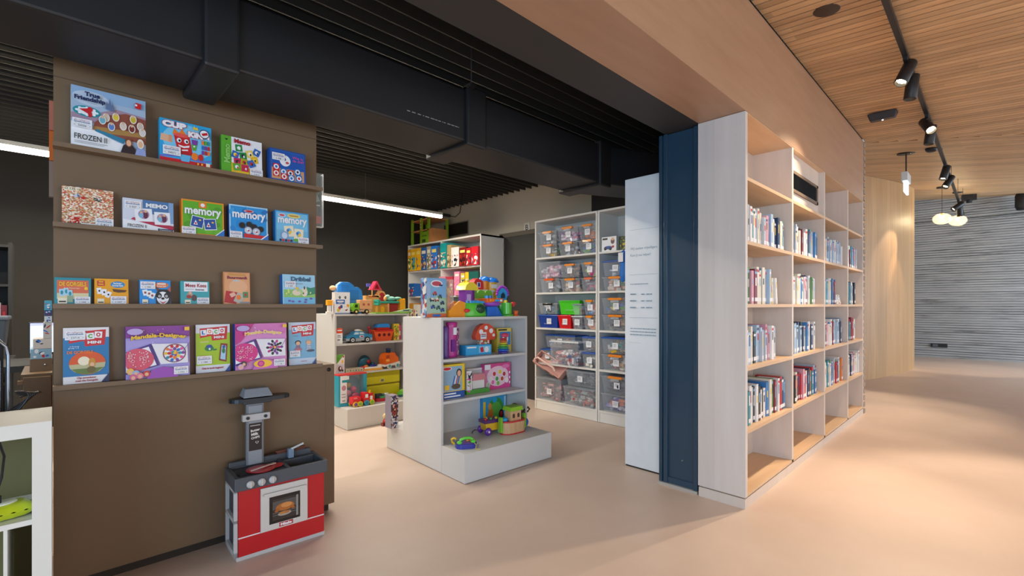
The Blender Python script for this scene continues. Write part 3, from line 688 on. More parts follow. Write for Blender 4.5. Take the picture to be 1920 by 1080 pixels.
def a3(a):
    a.rect(0, 0, 1, 1, WH); a.poly([(.24, 0), (1, 0), (1, .12), (.24, .3)], YEL); a.rect(0, 0, .24, 1, PR('#5cab2e')); a.poly([(.08, .92), (.17, .92), (.125, .87)], BLK)
    cs = [(.42, .72, '#1f8a44', .1), (.33, .52, '#2a66b8', -.25), (.52, .52, '#1f8a44', .12), (.86, .68, '#2a66b8', -.35), (.80, .46, '#e8b820', .2), (.38, .33, '#c41f54', .1), (.54, .34, '#b5a51e', -.1), (.36, .18, '#5aa838', .15), (.56, .18, '#c41f54', 0), (.68, .6, '#f0d060', .3), (.72, .33, '#2a66b8', .5)]
    for u, v, c, r in cs: a.card(u, v, .17, .19, r, PR(c)); a.oval(u, v, .045, .05, PR(rg.choice(['#f4d640', '#f2f2f2', '#c03030', '#20242c'])), 10); a.oval(u+.02, v-.02, .02, .035, PR(rg.choice(['#20242c', '#f2f2f2', '#d04040'])), 8)
def t3(a):
    a.text('Memo', .50, .89, .40, PR('#a81f30'), bold=.05); a.text('Memo', .125, .5, .5, PR('#8fce6a'), a=math.pi/2, bold=.03); 
game('white and green memo card game box on the top ledge', .662, L1, .206, .205, .046, '#4d9a2a', a3, t3, 'S1014', (.14, .0), lw=.066, name='card_game_box')
def a4(a):
    a.rect(0, 0, 1, 1, PR('#1d4d9c')); a.rect(.04, .04, .96, .96, PR('#2f63b4')); a.rect(.06, .35, .94, .94, PR('#1a55ac')); a.rect(.05, .05, .95, .4, PR('#d09a6a'))
    a.oval(.42, .66, .15, .18, WH); a.oval(.4, .7, .05, .05, PR('#3b5fae'), 10); a.oval(.48, .6, .05, .04, PR('#c84858'), 10)
    for i, (u, v) in enumerate(((.17, .22), (.37, .30), (.56, .28), (.80, .16), (.17, .42), (.76, .36), (.38, .14), (.58, .12))): a.card(u, v, .17, .2, 0, RED if i % 2 == 0 else BLU); a.oval(u, v, .07, .08, WH, 12); a.oval(u, v, .035, .045, (RED, BLU, NAVY)[i % 3], 9)
def t4(a): a.text('Wie is', .76, .80, .3, PNK); a.text('de dief?', .78, .70, .32, PNK)
game('dark blue game box with round picture tiles, at the right end of the top ledge', .905, L1, .205, .188, .06, '#1f58a8', a4, t4, 'S 498', (.012, .118), lw=.07)
# --- second ledge
GLIT = busy(['#c79a6a', '#f1e4d2', '#b06a4a', '#e8c9a6', '#d8704a', '#f6efe4', '#a8946a', '#c84a3a', '#e6b48c'], 150, .18, (1, 1, 1.6))
def a5(a):
    a.rect(0, 0, 1, 1, GLIT); a.card(.24, .13, .18, .16, 0, busy(['#c22a20', '#e0483a', '#f3c9b8', '#a81c18'], 150, .2)); a.rect(.03, .90, .28, .985, CRM); a.rect(.1, .0, .36, .05, BLK); a.oval(.4, .73, .04, .04, RED, 9)
    a.card(.28, .77, .12, .08, .4, busy(['#46587c', '#c9cdd6', '#7f93b6'], 160)); a.card(.68, .72, .16, .08, -.2, busy(['#33343a', '#e9e3da', '#8a8578'], 160)); a.rect(.36, 0, .64, .06, WH)
def t5(a): a.text('O 135', .15, .942, .2, INK)
game('glittering copper coloured puzzle box, leftmost on the second ledge', .028, L2, .181, .178, .03, '#b98a64', a5, t5, 'S 811', (.115, .0), lw=.066)
def a6(a):
    a.rect(0, 0, 1, 1, PR('#d5d8e4')); a.rect(.38, .55, 1, 1, PR('#4b78ab')); a.rect(.9, .3, 1, 1, PR('#7fa3cc')); a.poly([(.15, .33), (1, .05), (1, .22), (.6, .3), (.2, .4)], PR('#b52b4a'))
    a.poly([(0, 0), (1, 0), (1, .08), (.2, .28), (0, .32)], WH); a.card(.40, .50, .34, .42, .08, WH); a.card(.77, .44, .32, .42, .04, WH)
    for u, v in ((.40, .52), (.77, .45)):
        a.oval(u, v, .11, .15, PR('#a58aa8'), 14); a.oval(u+.035, v-.02, .05, .12, PR('#6b2b4a'), 10); a.oval(u-.05, v-.04, .045, .09, PR('#7fb6d4'), 10); a.oval(u+.035, v+.1, .03, .045, SKIN, 10); a.oval(u-.05, v+.06, .025, .04, SKIN, 10)
    a.rect(.68, .02, .98, .10, NAVY)
def t6(a): a.text('MEMO', .66, .83, .44, WH, bold=.05, height=.14); a.text('FROZEN II', .27, .13, .36, BLK, height=.10); a.text('Clementoni', .83, .06, .24, WH)
game('long silvery memo game box in worn shrink wrap, second ledge', .243, L2, .204, .155, .04, '#c9ccd6', a6, t6, 'S 027', (.006, .102), lw=.066)
def memory(label, x, w, h, edge, bgc, extra, code, lab, side):
    def aa(a):
        a.rect(0, 0, 1, 1, PR(edge)); a.rect(.035, .04, .965, .96, PR(bgc)); extra(a)
    def tt(a): a.text('memory', .5, .63 if 'green' in label else .66, .86, WH, bold=.035, height=.24)
    game(label, x, L2, w, h, .052, side, aa, tt, code, lab, name='memory_game_box')
def e7(a):
    blobs(a, rg, 14, [PR('#4f9a22'), PR('#6cb62c')], (.1, .1, .9, .9), (.05, .12)); a.rect(.40, .79, .58, .95, ORG); a.oval(.49, .87, .05, .055, WH, 12)
    for u, v, r in ((.36, .37, -.18), (.66, .33, .12)): a.card(u, v, .30, .33, r, WH); a.card(u, v, .27, .29, r, PR('#204f9a')); a.poly([(u-.09, v-.08), (u+.01, v-.08), (u-.04, v+.06)], WH); a.oval(u-.04, v-.04, .025, .03, RED, 8); a.oval(u+.06, v+.06, .03, .025, YEL, 10)
    a.poly([(.78, .0), (1, .0), (1, .2)], BLU); a.poly([(.76, 0), (.79, 0), (1, .2), (1, .23)], WH)
memory('orange edged green memory box with two blue picture cards, second ledge', .479, .194, .185, '#e8901c', '#5fae26', e7, 'S 1200', (.0, .0), '#e07a14')
def e8(a):
    blobs(a, rg, 16, [PR('#1a86cc'), PR('#35a2e0'), PR('#1673ba')], (.05, .1, .95, .9), (.05, .12)); a.oval(.5, .84, .13, .05, PR('#b7a7b4')); a.oval(.5, .84, .09, .03, RED)
    for u, v in ((.32, .40), (.5, .44), (.63, .38), (.8, .33)): a.oval(u, v, .085, .09, BLK, 14)
    for u, v in ((.47, .26), (.68, .24)): a.oval(u, v, .11, .12, PR('#6f7887'), 16); a.oval(u, v, .095, .105, PR('#c2cbd8'), 16); a.card(u, v, .05, .12, .5, WH); a.card(u+.01, v-.01, .05, .04, .5, RED)
    a.poly([(.36, .04), (.82, .04), (.92, .13), (.36, .16)], RED); a.poly([(.80, .0), (1, .0), (1, .17)], BLU); a.poly([(.77, 0), (.81, 0), (1, .17), (1, .21)], WH)
memory('blue memory box with black balls on the front, second ledge', .699, .198, .19, '#a9d4ec', '#1f92d6', e8, 'S 1401', (.0, .0), '#174a92')
def e9(a):
    a.rect(.035, .04, .965, .4, PR('#6fb2d2')); a.oval(.2, .86, .10, .05, WH, 16); a.oval(.2, .86, .08, .035, PR('#d0455a'), 16)
    a.oval(.55, .87, .2, .07, PR('#e8cf7c'), 16); a.rect(.42, .85, .68, .89, PR('#b08a2c'))
    for u, v, r in ((.40, .37, .12), (.68, .30, -.06)): a.card(u, v, .28, .34, r, CRM); a.oval(u, v, .07, .10, SKY, 12); a.oval(u+.02, v-.03, .05, .06, YEL, 10); a.oval(u-.04, v+.02, .04, .05, BLU, 8)
    a.oval(.26, .22, .12, .14, PR('#7f9fc4'), 14); a.oval(.26, .22, .08, .1, PR('#c9d8ea'), 14)
    for i in range(5): a.oval(.14+i*.08, .07, .035, .04, RED if i % 2 else NAVY, 9)
    a.oval(.6, .1, .08, .05, GRN, 10)
memory('pale blue memory box with cloudy picture cards, at the end of the second ledge', .938, .195, .19, '#3490c8', '#74bfe2', e9, 'S 441', (.128, .0), '#1c78b8')
# --- third ledge
def a10(a):
    a.rect(0, 0, 1, 1, PR('#1f8a9a')); a.rect(.07, .25, .93, .9, PR('#dc6a4c')); a.rect(.07, .2, .93, .42, PR('#d9cda0')); a.rect(.09, .03, .34, .24, CRM); a.rect(.12, .08, .31, .13, INK)
    for u, v in ((.2, .44), (.32, .48), (.42, .4)): a.card(u, v, .14, .26, .1, LBL); a.oval(u, v, .04, .08, TEAL, 8)
    a.oval(.86, .60, .055, .065, YEL, 12); a.card(.42, .2, .15, .25, 0, PR('#8fa98a'))
def t10(a): a.text('DE GORGELS', .5, .76, .74, YEL, height=.16, bold=.03); a.text('het kwartet', .47, .61, .42, CRM)
game('teal card game box with red cover, leftmost on the third ledge', .003, L3, .125, .124, .03, '#1c8496', a10, t10, 'S 1068', (.068, .002), lw=.054, name='card_game_box')
def a11(a):
    a.rect(0, 0, 1, 1, PR('#eca216')); a.card(.19, .82, .22, .2, .05, PR('#c43040')); a.oval(.68, .78, .22, .13, PR('#2a8ac4'), 12)
    for u, v, r in ((.14, .52, .15), (.28, .47, 0), (.4, .38, -.4)): a.card(u, v, .14, .24, r, WH); a.oval(u, v, .03, .04, INK, 8)
    a.poly([(.52, .6), (.95, .56), (.9, .48), (.7, .46), (.55, .5)], PR('#5a3b28')); a.rect(.08, .04, .28, .22, CRM); a.rect(.1, .06, .26, .1, INK)
def t11(a): a.text('letter', .68, .83, .26, WH, bold=.02); a.text('kwartet', .68, .74, .32, WH, bold=.03); a.rect(.12, .85, .26, .89, YEL); a.rect(.11, .76, .27, .8, YEL)
game('orange yellow letter card game box on the third ledge', .14, L3, .126, .124, .028, '#e09a14', a11, t11, 'S 1037', (.058, .002), lw=.06, name='card_game_box')
def a12(a):
    a.rect(0, 0, 1, 1, PR('#1e8fd8')); a.oval(.7, .8, .24, .12, ORG, 10)
    for u, v, r in ((.18, .48, .2), (.3, .44, 0), (.4, .36, -.35)): a.card(u, v, .16, .24, r, WH); a.oval(u, v, .04, .05, PR('#9a4a3a'), 8)
    a.poly([(.52, 0), (.98, 0), (1, .5), (.92, .62), (.6, .62), (.5, .4)], PR('#1d1f26')); a.oval(.74, .27, .2, .26, WH, 16); a.oval(.62, .36, .09, .12, BLK, 12); a.oval(.87, .36, .09, .12, BLK, 12)
    for u in (.63, .86): a.oval(u, .34, .04, .05, WH, 10); a.oval(u, .34, .02, .025, BLK, 8)
    a.oval(.74, .24, .055, .05, BLK, 10); a.poly([(.62, .14), (.74, .08), (.88, .15), (.74, .02)], PR('#c8303a')); a.poly([(.55, .55), (.5, .75), (.64, .62)], BROWN); a.poly([(.88, .62), (1, .76), (1, .5)], PR('#b0605a'))
    a.rect(.08, .04, .26, .2, CRM); a.rect(.1, .06, .24, .09, INK)
def t12(a): a.rect(.56, .82, .84, .87, WH); a.text('kwartet', .7, .76, .3, WH, bold=.02); a.rect(0, 0, .004, .004, WH)
game('blue card game box with a black and white dog face, third ledge', .309, L3, .127, .124, .03, '#1b7fc4', a12, t12, 'S 1004', (.003, .078), lw=.06, name='card_game_box')
def a13(a):
    a.rect(0, 0, 1, 1, PR('#3aa5ac')); a.rect(.12, .56, .94, .97, WH); a.oval(.32, .4, .1, .14, PR('#b09a8a'), 12); a.oval(.28, .33, .09, .08, PR('#a83a34'), 10); a.oval(.46, .28, .1, .14, PR('#5a4a48'), 12); a.oval(.33, .5, .05, .07, SKIN, 10)
    a.rect(.14, .03, .34, .2, CRM); a.rect(.17, .06, .31, .1, INK)
def t13(a): a.text('Mees Kees', .53, .82, .72, PR('#a8243a'), bold=.02, height=.16); a.text('kwartet', .66, .64, .3, NAVY, bold=.02); a.rect(.16, .64, .45, .66, GRY)
game('teal and white card game box on the third ledge, right of the dog box', .479, L3, .13, .124, .03, '#2f98a4', a13, t13, 'S 1002', (.072, .002), lw=.056, name='card_game_box')
def a14(a):
    a.rect(0, 0, 1, 1, PR('#d08a58')); a.rect(.05, .03, .97, .97, PR('#e0a070')); a.oval(.55, .55, .35, .22, PR('#e8b084'), 14); a.card(.28, .22, .45, .36, -.15, PR('#b8222c')); a.card(.34, .3, .2, .12, .5, PR('#e8b49a'))
    a.card(.58, .2, .3, .3, -.4, PR('#b9b4a8')); a.oval(.56, .22, .09, .08, ORG, 10); a.card(.82, .3, .2, .18, 0, PR('#4a8a5a')); a.oval(.82, .3, .04, .05, RED, 8); a.rect(.6, .03, .97, .08, GRY); a.rect(.35, .72, .6, .75, LBL)
def t14(a): a.text('Buurman', .5, .93, .66, PR('#d9a04c'), bold=.03, height=.09); a.text('Buurman&', .52, .83, .76, PR('#8a2a40'), bold=.04, height=.09)
game('taller copper coloured game box standing alone on the third ledge', .675, L3, .134, .182, .032, '#b8784a', a14, t14, name='card_game_box')
def a15(a):
    a.rect(0, 0, 1, 1, PR('#9fd0e8')); a.rect(.03, 0, 1, .5, PR('#8fc46a')); a.rect(.03, 0, 1, .24, PR('#6fb8dc')); a.poly([(.7, .3), (1, .36), (1, .6), (.85, .56), (.74, .6)], PR('#2f8a6a'))
    a.oval(.42, .4, .14, .1, PR('#e6d6b8'), 14); a.oval(.66, .42, .1, .15, PR('#e9dcc6'), 14); a.oval(.66, .56, .025, .06, PR('#4a3a3a'), 8); a.oval(.62, .38, .03, .04, BROWN, 8)
    for u, v in ((.2, .12), (.3, .1), (.5, .1), (.7, .16), (.86, .2), (.68, .08)): a.oval(u, v, .05, .035, PR('#6a5aa8'), 8)
    blobs(a, rg, 10, [PR('#a6d48a'), PR('#cfe07a')], (.1, .3, .9, .5), (.02, .05)); a.oval(.42, .54, .06, .04, YEL, 8)
def t15(a): a.text('Dribbel', .55, .85, .6, PR('#2a5a78'), bold=.03, height=.15); a.rect(.4, .68, .6, .7, GRY)
game('pale blue picture game box with a meadow, at the end of the third ledge', .98, L3, .192, .182, .05, '#1c6cb8', a15, t15, 'S 401', (.012, .102), lw=.062)
# --- lowest ledge
def loco(a, full=True):
    a.poly([(.12, .72), (.92, .82), (.93, .96), (.11, .92)], RED); a.poly([(.46, .66), (.9, .68), (.92, .84), (.44, .82)], RED)
    for i, (c, ch) in enumerate(((BLU, 'L'), (ORG, 'O'), (GRN, 'C'), (RED, 'O'))):
        u = .22+i*.18; v = .835+(.012 if i % 2 else -.004)+i*.006; a.card(u, v, .17, .115, (.08, -.05, .1, -.06)[i], WH); a.text(ch, u, v, .10, c, bold=.06, height=.075)
    a.text('MINI', .67, .73, .30, WH, bold=.04, height=.05)
def a16(a):
    a.rect(0, 0, 1, 1, PR('#e6e2e2')); a.rect(0, .13, 1, .82, PR('#1676ae')); loco(a); a.oval(.52, .36, .40, .21, PR('#d9541e'), 24)
    a.poly([(.12, .34), (.92, .36), (.90, .28), (.78, .2), (.5, .155), (.26, .2), (.14, .28)], PR('#b9b48a')); a.poly([(.18, .26), (.88, .27), (.7, .175), (.5, .155), (.3, .18)], PR('#5f7a3a'))
    a.oval(.44, .40, .13, .08, CRM, 14); a.oval(.62, .36, .08, .09, PR('#c98a2c'), 12); a.oval(.62, .33, .05, .04, SKIN, 10); a.oval(.6, .24, .1, .06, PR('#6a5a2a'), 10); a.poly([(.82, 0), (1, 0), (1, .16)], NAVY)
def t16(a): a.text('DE GORGELS', .36, .56, .56, ORG, height=.05, bold=.03); a.text('Op avontuur', .5, .095, .42, PR('#a8323c'), bold=.03); a.text('met de Gorgels', .5, .045, .48, PR('#a8323c'), bold=.03); a.text('in de groep', .24, .665, .2, WH); a.text('groep 1-2', .22, .635, .22, WH)
game('blue exercise book with an orange oval picture, leftmost on the lowest ledge', .032, L4, .162, .262, .012, '#d8d4d0', a16, t16, '23714', (.006, .205), cat='book', name='exercise_book', lw=.07)
def mandala(a, bgc, disc, m):
    a.rect(0, 0, 1, 1, PR(bgc)); a.rect(0, .78, 1, 1, PR('#8a3a94') if m else PR('#d678b8')); blobs(a, rg, 26, [LIL, WH, PR('#d8a8dc')], (.03, .5, .97, .97), (.004, .012))
    if not m: a.poly([(0, .55), (0, 1), (.35, 1), (.2, .75), (.1, .62)], MAG)
    a.poly([(0, .52), (.37, .66), (.50, .24), (0, .10)], PR('#4a2a80')); a.poly([(0, .5), (.34, .61), (.46, .25), (0, .14)], WH); a.oval(.18, .37, .24, .21, PR(disc), 24)
    for _ in range(26): a.oval(rg.uniform(.02, .36), rg.uniform(.22, .52), .008, .01, WH, 6)
    for _ in range(8): a.ring(rg.uniform(.06, .32), rg.uniform(.26, .5), .03, .03, .25, PR('#f0b8c0'), 10)
    a.poly([(.38, .66), (.95, .64), (.96, .26), (.52, .26)], PR('#e9e6ea')); a.oval(.74, .46, .19, .185, WH, 26)
    if m: a.ring(.74, .46, .19, .185, .12, PR('#8a5a6a'), 26)
    cs = [RED, ORG, YEL, TEAL, BLU, PUR, PNK, RED] if m else [BLK, PUR, BLK, MAG, BLK, PUR, BLK, MAG]
    for r, n, s_ in ((.14, 10, .035), (.085, 8, .034), (.035, 5, .026)):
        for i in range(n): t_ = 2*math.pi*i/n; a.oval(.74+r*math.cos(t_), .46+r*math.sin(t_), s_, s_*.8, cs[(i+int(r*40)) % len(cs)], 8, t_)
    a.oval(.74, .46, .025, .025, YEL, 10)
    a.poly([(.3, .0), (.8, .0), (.74, .16), (.56, .22), (.38, .16)], PR('#9a4ab0') if m else PR('#c86ab4'))
    for u, v, c in ((.06, .16, '#e8b83c'), (.14, .12, '#8fb0d8'), (.2, .07, '#e0748c'), (.3, .1, '#c8342c'), (.1, .05, '#d05a8a')) if m else ((.14, .14, '#3a3038'), (.08, .08, '#d8a8c8')): a.oval(u, v, .055, .06, PR(c), 12); a.oval(u, v-.01, .03, .035, SKIN, 10)
    if not m: a.oval(.5, .12, .18, .085, YEL, 20); a.oval(.46, .12, .07, .07, MAG, 14); a.oval(.46, .12, .04, .04, PNK, 10)
    a.card(.94, .58, .28, .012, .95, PUR); a.rect(.90, .90, .98, .97, YEL)
    a.oval(.13, .9, .12, .06, LIL, 16)
game('purple craft set box with round pattern discs, on the lowest ledge', .254, L4, .263, .262, .045, '#7a3a9a', lambda a: mandala(a, '#a79ad6', '#d85068', True), lambda a: a.outlined('Mandala-Designer', .5, .765, .86, YEL, PR('#3a1c4a'), bold=.04, arch=.045, height=.10), 'S 1056', (.19, .012), lw=.062, name='craft_set_box', cat='craft set')
def a18(a):
    a.rect(0, 0, 1, 1, PR('#dfe0e6')); a.rect(0, .15, 1, .82, PR('#a5c41c')); loco(a)
    a.oval(.38, .50, .13, .055, PR('#1f7a44'), 14); a.oval(.38, .545, .09, .035, PR('#2a4a9a'), 12); a.oval(.39, .49, .03, .025, WH, 8); a.card(.55, .47, .1, .03, .2, PR('#1f7a44'))
    a.poly([(.66, .24), (.88, .20), (.92, .58), (.72, .6)], PR('#8a2420')); a.poly([(.70, .27), (.85, .24), (.88, .54), (.75, .56)], LBL); a.oval(.8, .44, .05, .06, PR('#1f7a44'), 12); a.oval(.81, .52, .05, .03, PR('#2a4a9a'), 10)
    a.poly([(.84, 0), (1, 0), (1, .14)], PR('#2a4a9a')); a.rect(.1, .345, .3, .355, RED)
def t18(a): a.text('Dat is toch logisch!', .48, .085, .62, PR('#b02436'), bold=.04); a.rect(.12, .655, .36, .662, YEL); a.rect(.12, .635, .36, .642, WH)
game('lime green exercise book with a standing mirror picture, lowest ledge', .55, L4, .162, .262, .012, '#d0d0d4', a18, t18, 'S 1000', (.003, .048), cat='book', name='exercise_book', lw=.07)
game('pink craft set box with black and purple pattern, on the lowest ledge', .73, L4, .274, .262, .045, '#24459c', lambda a: mandala(a, '#d98cc4', '#d82c84', False), lambda a: a.outlined('Mandala-Designer', .52, .765, .72, YEL, WH, bold=.03, arch=.04, height=.09), 'S 1108', (.195, .012), lw=.062, name='craft_set_box', cat='craft set')
def a20(a):
    a.rect(0, 0, 1, 1, PR('#c6d2e2')); a.rect(0, .15, 1, .83, PR('#79b2d0')); loco(a)
    for u, c in ((.33, '#2c2e36'), (.72, '#caa27a')): a.oval(u, .52, .11, .055, PR(c), 14); a.oval(u, .505, .08, .045, SKIN, 12); a.poly([(u-.1, .3), (u+.1, .3), (u+.07, .46), (u-.07, .46)], PR('#8a6f86' if u < .5 else '#d6d8e2'))
    for i in range(4): a.rect(.64, .32+.035*i, .80, .335+.035*i, PR('#5f6f90'))
    a.oval(.33, .36, .14, .04, PR('#b26a7a'), 10); a.oval(.78, .32, .16, .03, PR('#4c5568'), 10); a.poly([(.84, 0), (1, 0), (1, .14)], PR('#3a4a80'))
def t20(a): a.rect(.42, .075, .64, .085, PR('#b04a58')); a.text('in de groep', .24, .68, .2, NAVY)
game('light blue exercise book with two child drawings, end of the lowest ledge', 1.028, L4, .164, .262, .012, '#c2c6d0', a20, t20, 'S 801', (.003, .05), cat='book', name='exercise_book', lw=.062)

# ================================================================ TOY KITCHEN
KR = P('#b80f18', .38, var=.02, coat=.15); KG = P('#4a4e54', .4, var=.04); KS = P('#b9b6b4', .4, var=.03); KD = P('#1c2026', .3); KL = P('#cdc6bd', .45, var=.02)
t = thing('toy_kitchen', 'red and grey toy kitchen with oven and extractor hood, in front of the brown cabinet', 'toy kitchen', (.688, 2.778, 0), R(-2.5))
W, D = .458, .215
kb = MB(); kb.box(.008, W-.004, .006, D, .03, .375, KR); o = kb.build('body', t)
bs = MB(); bs.box(0, W, 0, D, 0, .022, KS); bs.build('base', t, bevel=.003)
sd = MB()
for (y0, y1, z0, z1_) in ((0, .02, .022, .38), (D-.02, D, .022, .38), (0, D, .022, .05), (0, D, .20, .22), (0, D, .36, .38)): sd.box(-.012, .006, y0, y1, z0, z1_, KS)
sd.box(.004, .008, .02, D-.02, .05, .2, P('#3c4046', .5)); sd.box(.004, .008, .02, D-.02, .22, .36, P('#3c4046', .5)); sd.build('side_frame', t, bevel=.002)
fp = MB(); fp.box(.008, W-.006, -.004, .007, .125, .376, KR); fp.build('front_panel', t, bevel=.002)
fp = MB(); fp.box(.008, W-.006, -.006, .007, .024, .119, KR); fp.build('drawer_front', t, bevel=.002)
MB().box(.008, W-.006, -.0035, .004, .119, .125, P('#e6dede', .5)).build('seam_strip', t)
cx0, cx1 = .112, .356
ov = MB(); ov.box(cx0, cx1, -.016, -.004, .122, .36, KL); ovo = ov.build('oven_door', t, bevel=.003)
MB().box(cx0+.012, cx1-.012, -.030, -.018, .318, .330, KL).box(cx0+.014, cx0+.022, -.02, -.014, .318, .33, KL).box(cx1-.022, cx1-.014, -.02, -.014, .318, .33, KL).build('door_handle', ovo, bevel=.002)
wi = Art(.160, .148, -.0165, 1, Matrix.Translation((cx0+.042, 0, .155)))
wi.rect(0, 0, 1, 1, P('#241f1c', .15)); wi.rect(.10, .10, .92, .88, P('#3b332e', .2))
for v in (.28, .36, .62, .7): wi.rect(.1, v, .92, v+.02, P('#6f6862', .3))
wi.rect(.1, .5, .92, .8, P('#55504c', .3)); wi.oval(.5, .55, .30, .15, P('#b0682c', .3), 22); wi.oval(.55, .6, .18, .09, P('#d08a4a', .3), 18); wi.oval(.24, .46, .08, .06, P('#a45a26', .3), 12, .5); wi.oval(.74, .46, .09, .05, P('#a45a26', .3), 12, -.4)
wi.oval(.48, .30, .22, .08, P('#a39a90', .3), 18); wi.oval(.4, .33, .09, .05, P('#c07a34', .3), 12); wi.oval(.55, .33, .09, .05, P('#b86f30', .3), 12); wi.rect(.86, .1, .93, .88, P('#8f8a86', .2))
wi.build('oven_window', ovo)
lg = Art(.072, .022, -.0165, 1, Matrix.Translation((cx0+.092, 0, .130))); lg.rect(0, 0, 1, 1, P('#b01c22', .4)); lg.ring(.5, .5, .5, .5, .04, WH, 4); lg.text('Miele', .5, .5, .8, WH, bold=.05, height=.62); lg.build('name_plate', ovo)
ct = MB(); Z0, Z1 = .376, .446
ct.box(-.014, W+.006, -.03, -.012, Z0, Z1, KG); ct.box(-.014, W+.006, D-.03, D, Z0, Z1, KG); ct.box(-.014, .01, -.012, D-.03, Z0, Z1, KG); ct.box(W-.015, W+.006, -.012, D-.03, Z0, Z1, KG)
ct.box(.01, .245, -.012, D-.03, Z0, Z1-.008, KG); ct.box(.245, .265, -.012, D-.03, Z0, Z1, KG); ct.box(.265, W-.015, -.012, D-.03, Z0, Z0+.012, KD); ct.box(.265, W-.015, D-.075, D-.03, Z0, Z1-.004, KG)
cto = ct.build('worktop', t, bevel=.004)
MB().box(0, W-.02, D-.035, D-.004, Z1, Z1+.028, KG).build('splash_ledge', cto, bevel=.004)
hb = MB()
for x in (.055, .175): hb.lathe([(0, 0), (.045, 0), (.05, .003), (.052, .006), (.045, .007), (0, .004)], KD, (x, .075, Z1-.008), 22)
hb.build('hob', t)
for i, x in enumerate((.058, .112, .166)):
    k = MB(Matrix.Translation((x, -.03, .405)) @ Matrix.Rotation(R(90), 4, 'X')); k.lathe([(0, 0), (.0195, 0), (.0195, .008), (.016, .014), (0, .014)], KS, seg=22); k.box(-.003, .003, -.016, .016, .012, .017, KL); k.build('knob', t)
px = .128; py = D-.035
po = MB(); po.box(px-.045, px+.045, py-.01, py+.02, Z1, .80, P('#77797d', .4)); po.box(px-.036, px+.036, py-.014, py-.009, Z1+.0, .78, P('#8e9196', .45)); poo = po.build('hood_post', t, bevel=.003)
cb = Art(.066, .155, -.0145, 1, Matrix.Translation((px-.033, py, .525))); cb.rect(0, 0, 1, 1, P('#30231f', .6)); cb.rect(.1, .90, .88, .925, P('#cfc6bc', .6)); CH = P('#e8e2dc', .7)
cb.text('Butter', .5, .74, .72, CH, bold=.03, a=.12); cb.text('Milk', .46, .60, .56, CH, bold=.04, a=.1); cb.text('CHIPS', .5, .47, .66, CH, bold=.03, a=.12)
M0 = cb.M; hp = []
for i in range(26):
    s_ = 2*math.pi*i/26; hp.append((.62+.0085*math.sin(s_)**3*16/16*1.0/.066*1.0, .29+(.0005*(13*math.cos(s_)-5*math.cos(2*s_)-2*math.cos(3*s_)-math.cos(4*s_)))/.155))
for i in range(26):
    a_, b_ = hp[i], hp[(i+1) % 26]; mu, mv = .62, .292
    q = lambda p: (mu+(p[0]-mu)*.72, mv+(p[1]-mv)*.72)
    cb.k = 12; cb.poly([a_, b_, q(b_), q(a_)], CH)
cb.build('chalk_board', poo)
MB().box(px-.07, px+.07, py-.045, py-.012, .70, .738, KS).build('utensil_rail', poo, bevel=.003)
for x in (-.045, .045): MB().cyl((px+x, py-.05, .719), (px+x, py-.044, .719), .009, KD, seg=14).build('rail_screw', poo)
hd = MB(); hd.box(px-.072, px+.072, py-.075, py+.02, .80, .815, P('#2a3038', .3)); hd.raw([(px-.075, py-.085, .838), (px+.075, py-.085, .838), (px+.075, py+.02, .838), (px-.075, py+.02, .838), (px-.058, py-.05, .882), (px+.058, py-.05, .882), (px+.058, py+.015, .882), (px-.058, py+.015, .882)], [(3, 2, 1, 0), (4, 5, 6, 7), (0, 1, 5, 4), (1, 2, 6, 5), (2, 3, 7, 6), (3, 0, 4, 7)], P('#8f959c', .4)); hd.build('hood', t, bevel=.004)
sh = MB(); pts = []
for i in range(28): s_ = 2*math.pi*i/28; pts.append((px+.02+.155*math.copysign(abs(math.cos(s_))**.6, math.cos(s_)), py-.03+.055*math.copysign(abs(math.sin(s_))**.8, math.sin(s_))))
sh.slab(pts, .812, .832, P('#20262e', .3)); sh.build('hood_shelf', t, bevel=.004)
fa = MB(); fa.box(.30, .33, D-.07, D-.04, Z1, Z1+.055, P('#7b8fa4', .3)); fa.cyl((.315, D-.06, Z1+.05), (.37, D-.11, Z1+.085), .006, P('#d9d6d0', .3)); fa.build('tap', t, bevel=.002)
MB().box(.285, W-.03, 0, D-.08, Z0+.012, Z0+.014, P('#101318', .2)).build('sink_basin', t)
zt = Z1+.0005
def kit(name, label, cat, b, loc, rz=0):
    o = b.build(name, None, bevel=.0, loc=loc); o.rotation_euler = (0, 0, rz); return tag(o, label, cat)
pl = MB().lathe([(0, 0), (.05, 0), (.072, .006), (.072, .008), (.05, .003), (0, .003)], PL('#c8242a'), seg=30)
kit('toy_plate', 'round red toy plate on the hob of the toy kitchen', 'plate', pl, (.818, 2.82, Z1-.0005))
pl2 = MB().slab([(-.05, -.03), (.02, -.035), (.045, -.01), (.04, .03), (-.02, .035), (-.055, .01)], 0, .004, PL('#b81f26'))
kit('toy_saucer', 'flat red toy saucer lying half under the red plate', 'saucer', pl2, (.895, 2.835, Z1-.0005), .2)
ck = MB().box(-.07, .05, -.004, .004, 0, .004, PL('#d6b8a8')); ck.box(.045, .075, -.009, .009, 0, .004, PL('#d6b8a8')); ck.box(-.06, .07, .006, .012, 0, .003, PL('#e0cfc4'))
kit('toy_cutlery', 'beige toy knife and fork laid across the red plate', 'cutlery', ck, (.83, 2.825, Z1+.0085), .35)
gp = MB().box(-.08, .08, -.02, .02, 0, .012, P('#5a2f24', .4)).box(-.085, .085, -.016, .0, .012, .016, P('#7a4434', .4))
kit('toy_tray', 'narrow dark brown toy tray at the back of the kitchen worktop', 'tray', gp, (1.02, 2.962, Z1+.0285), .0)

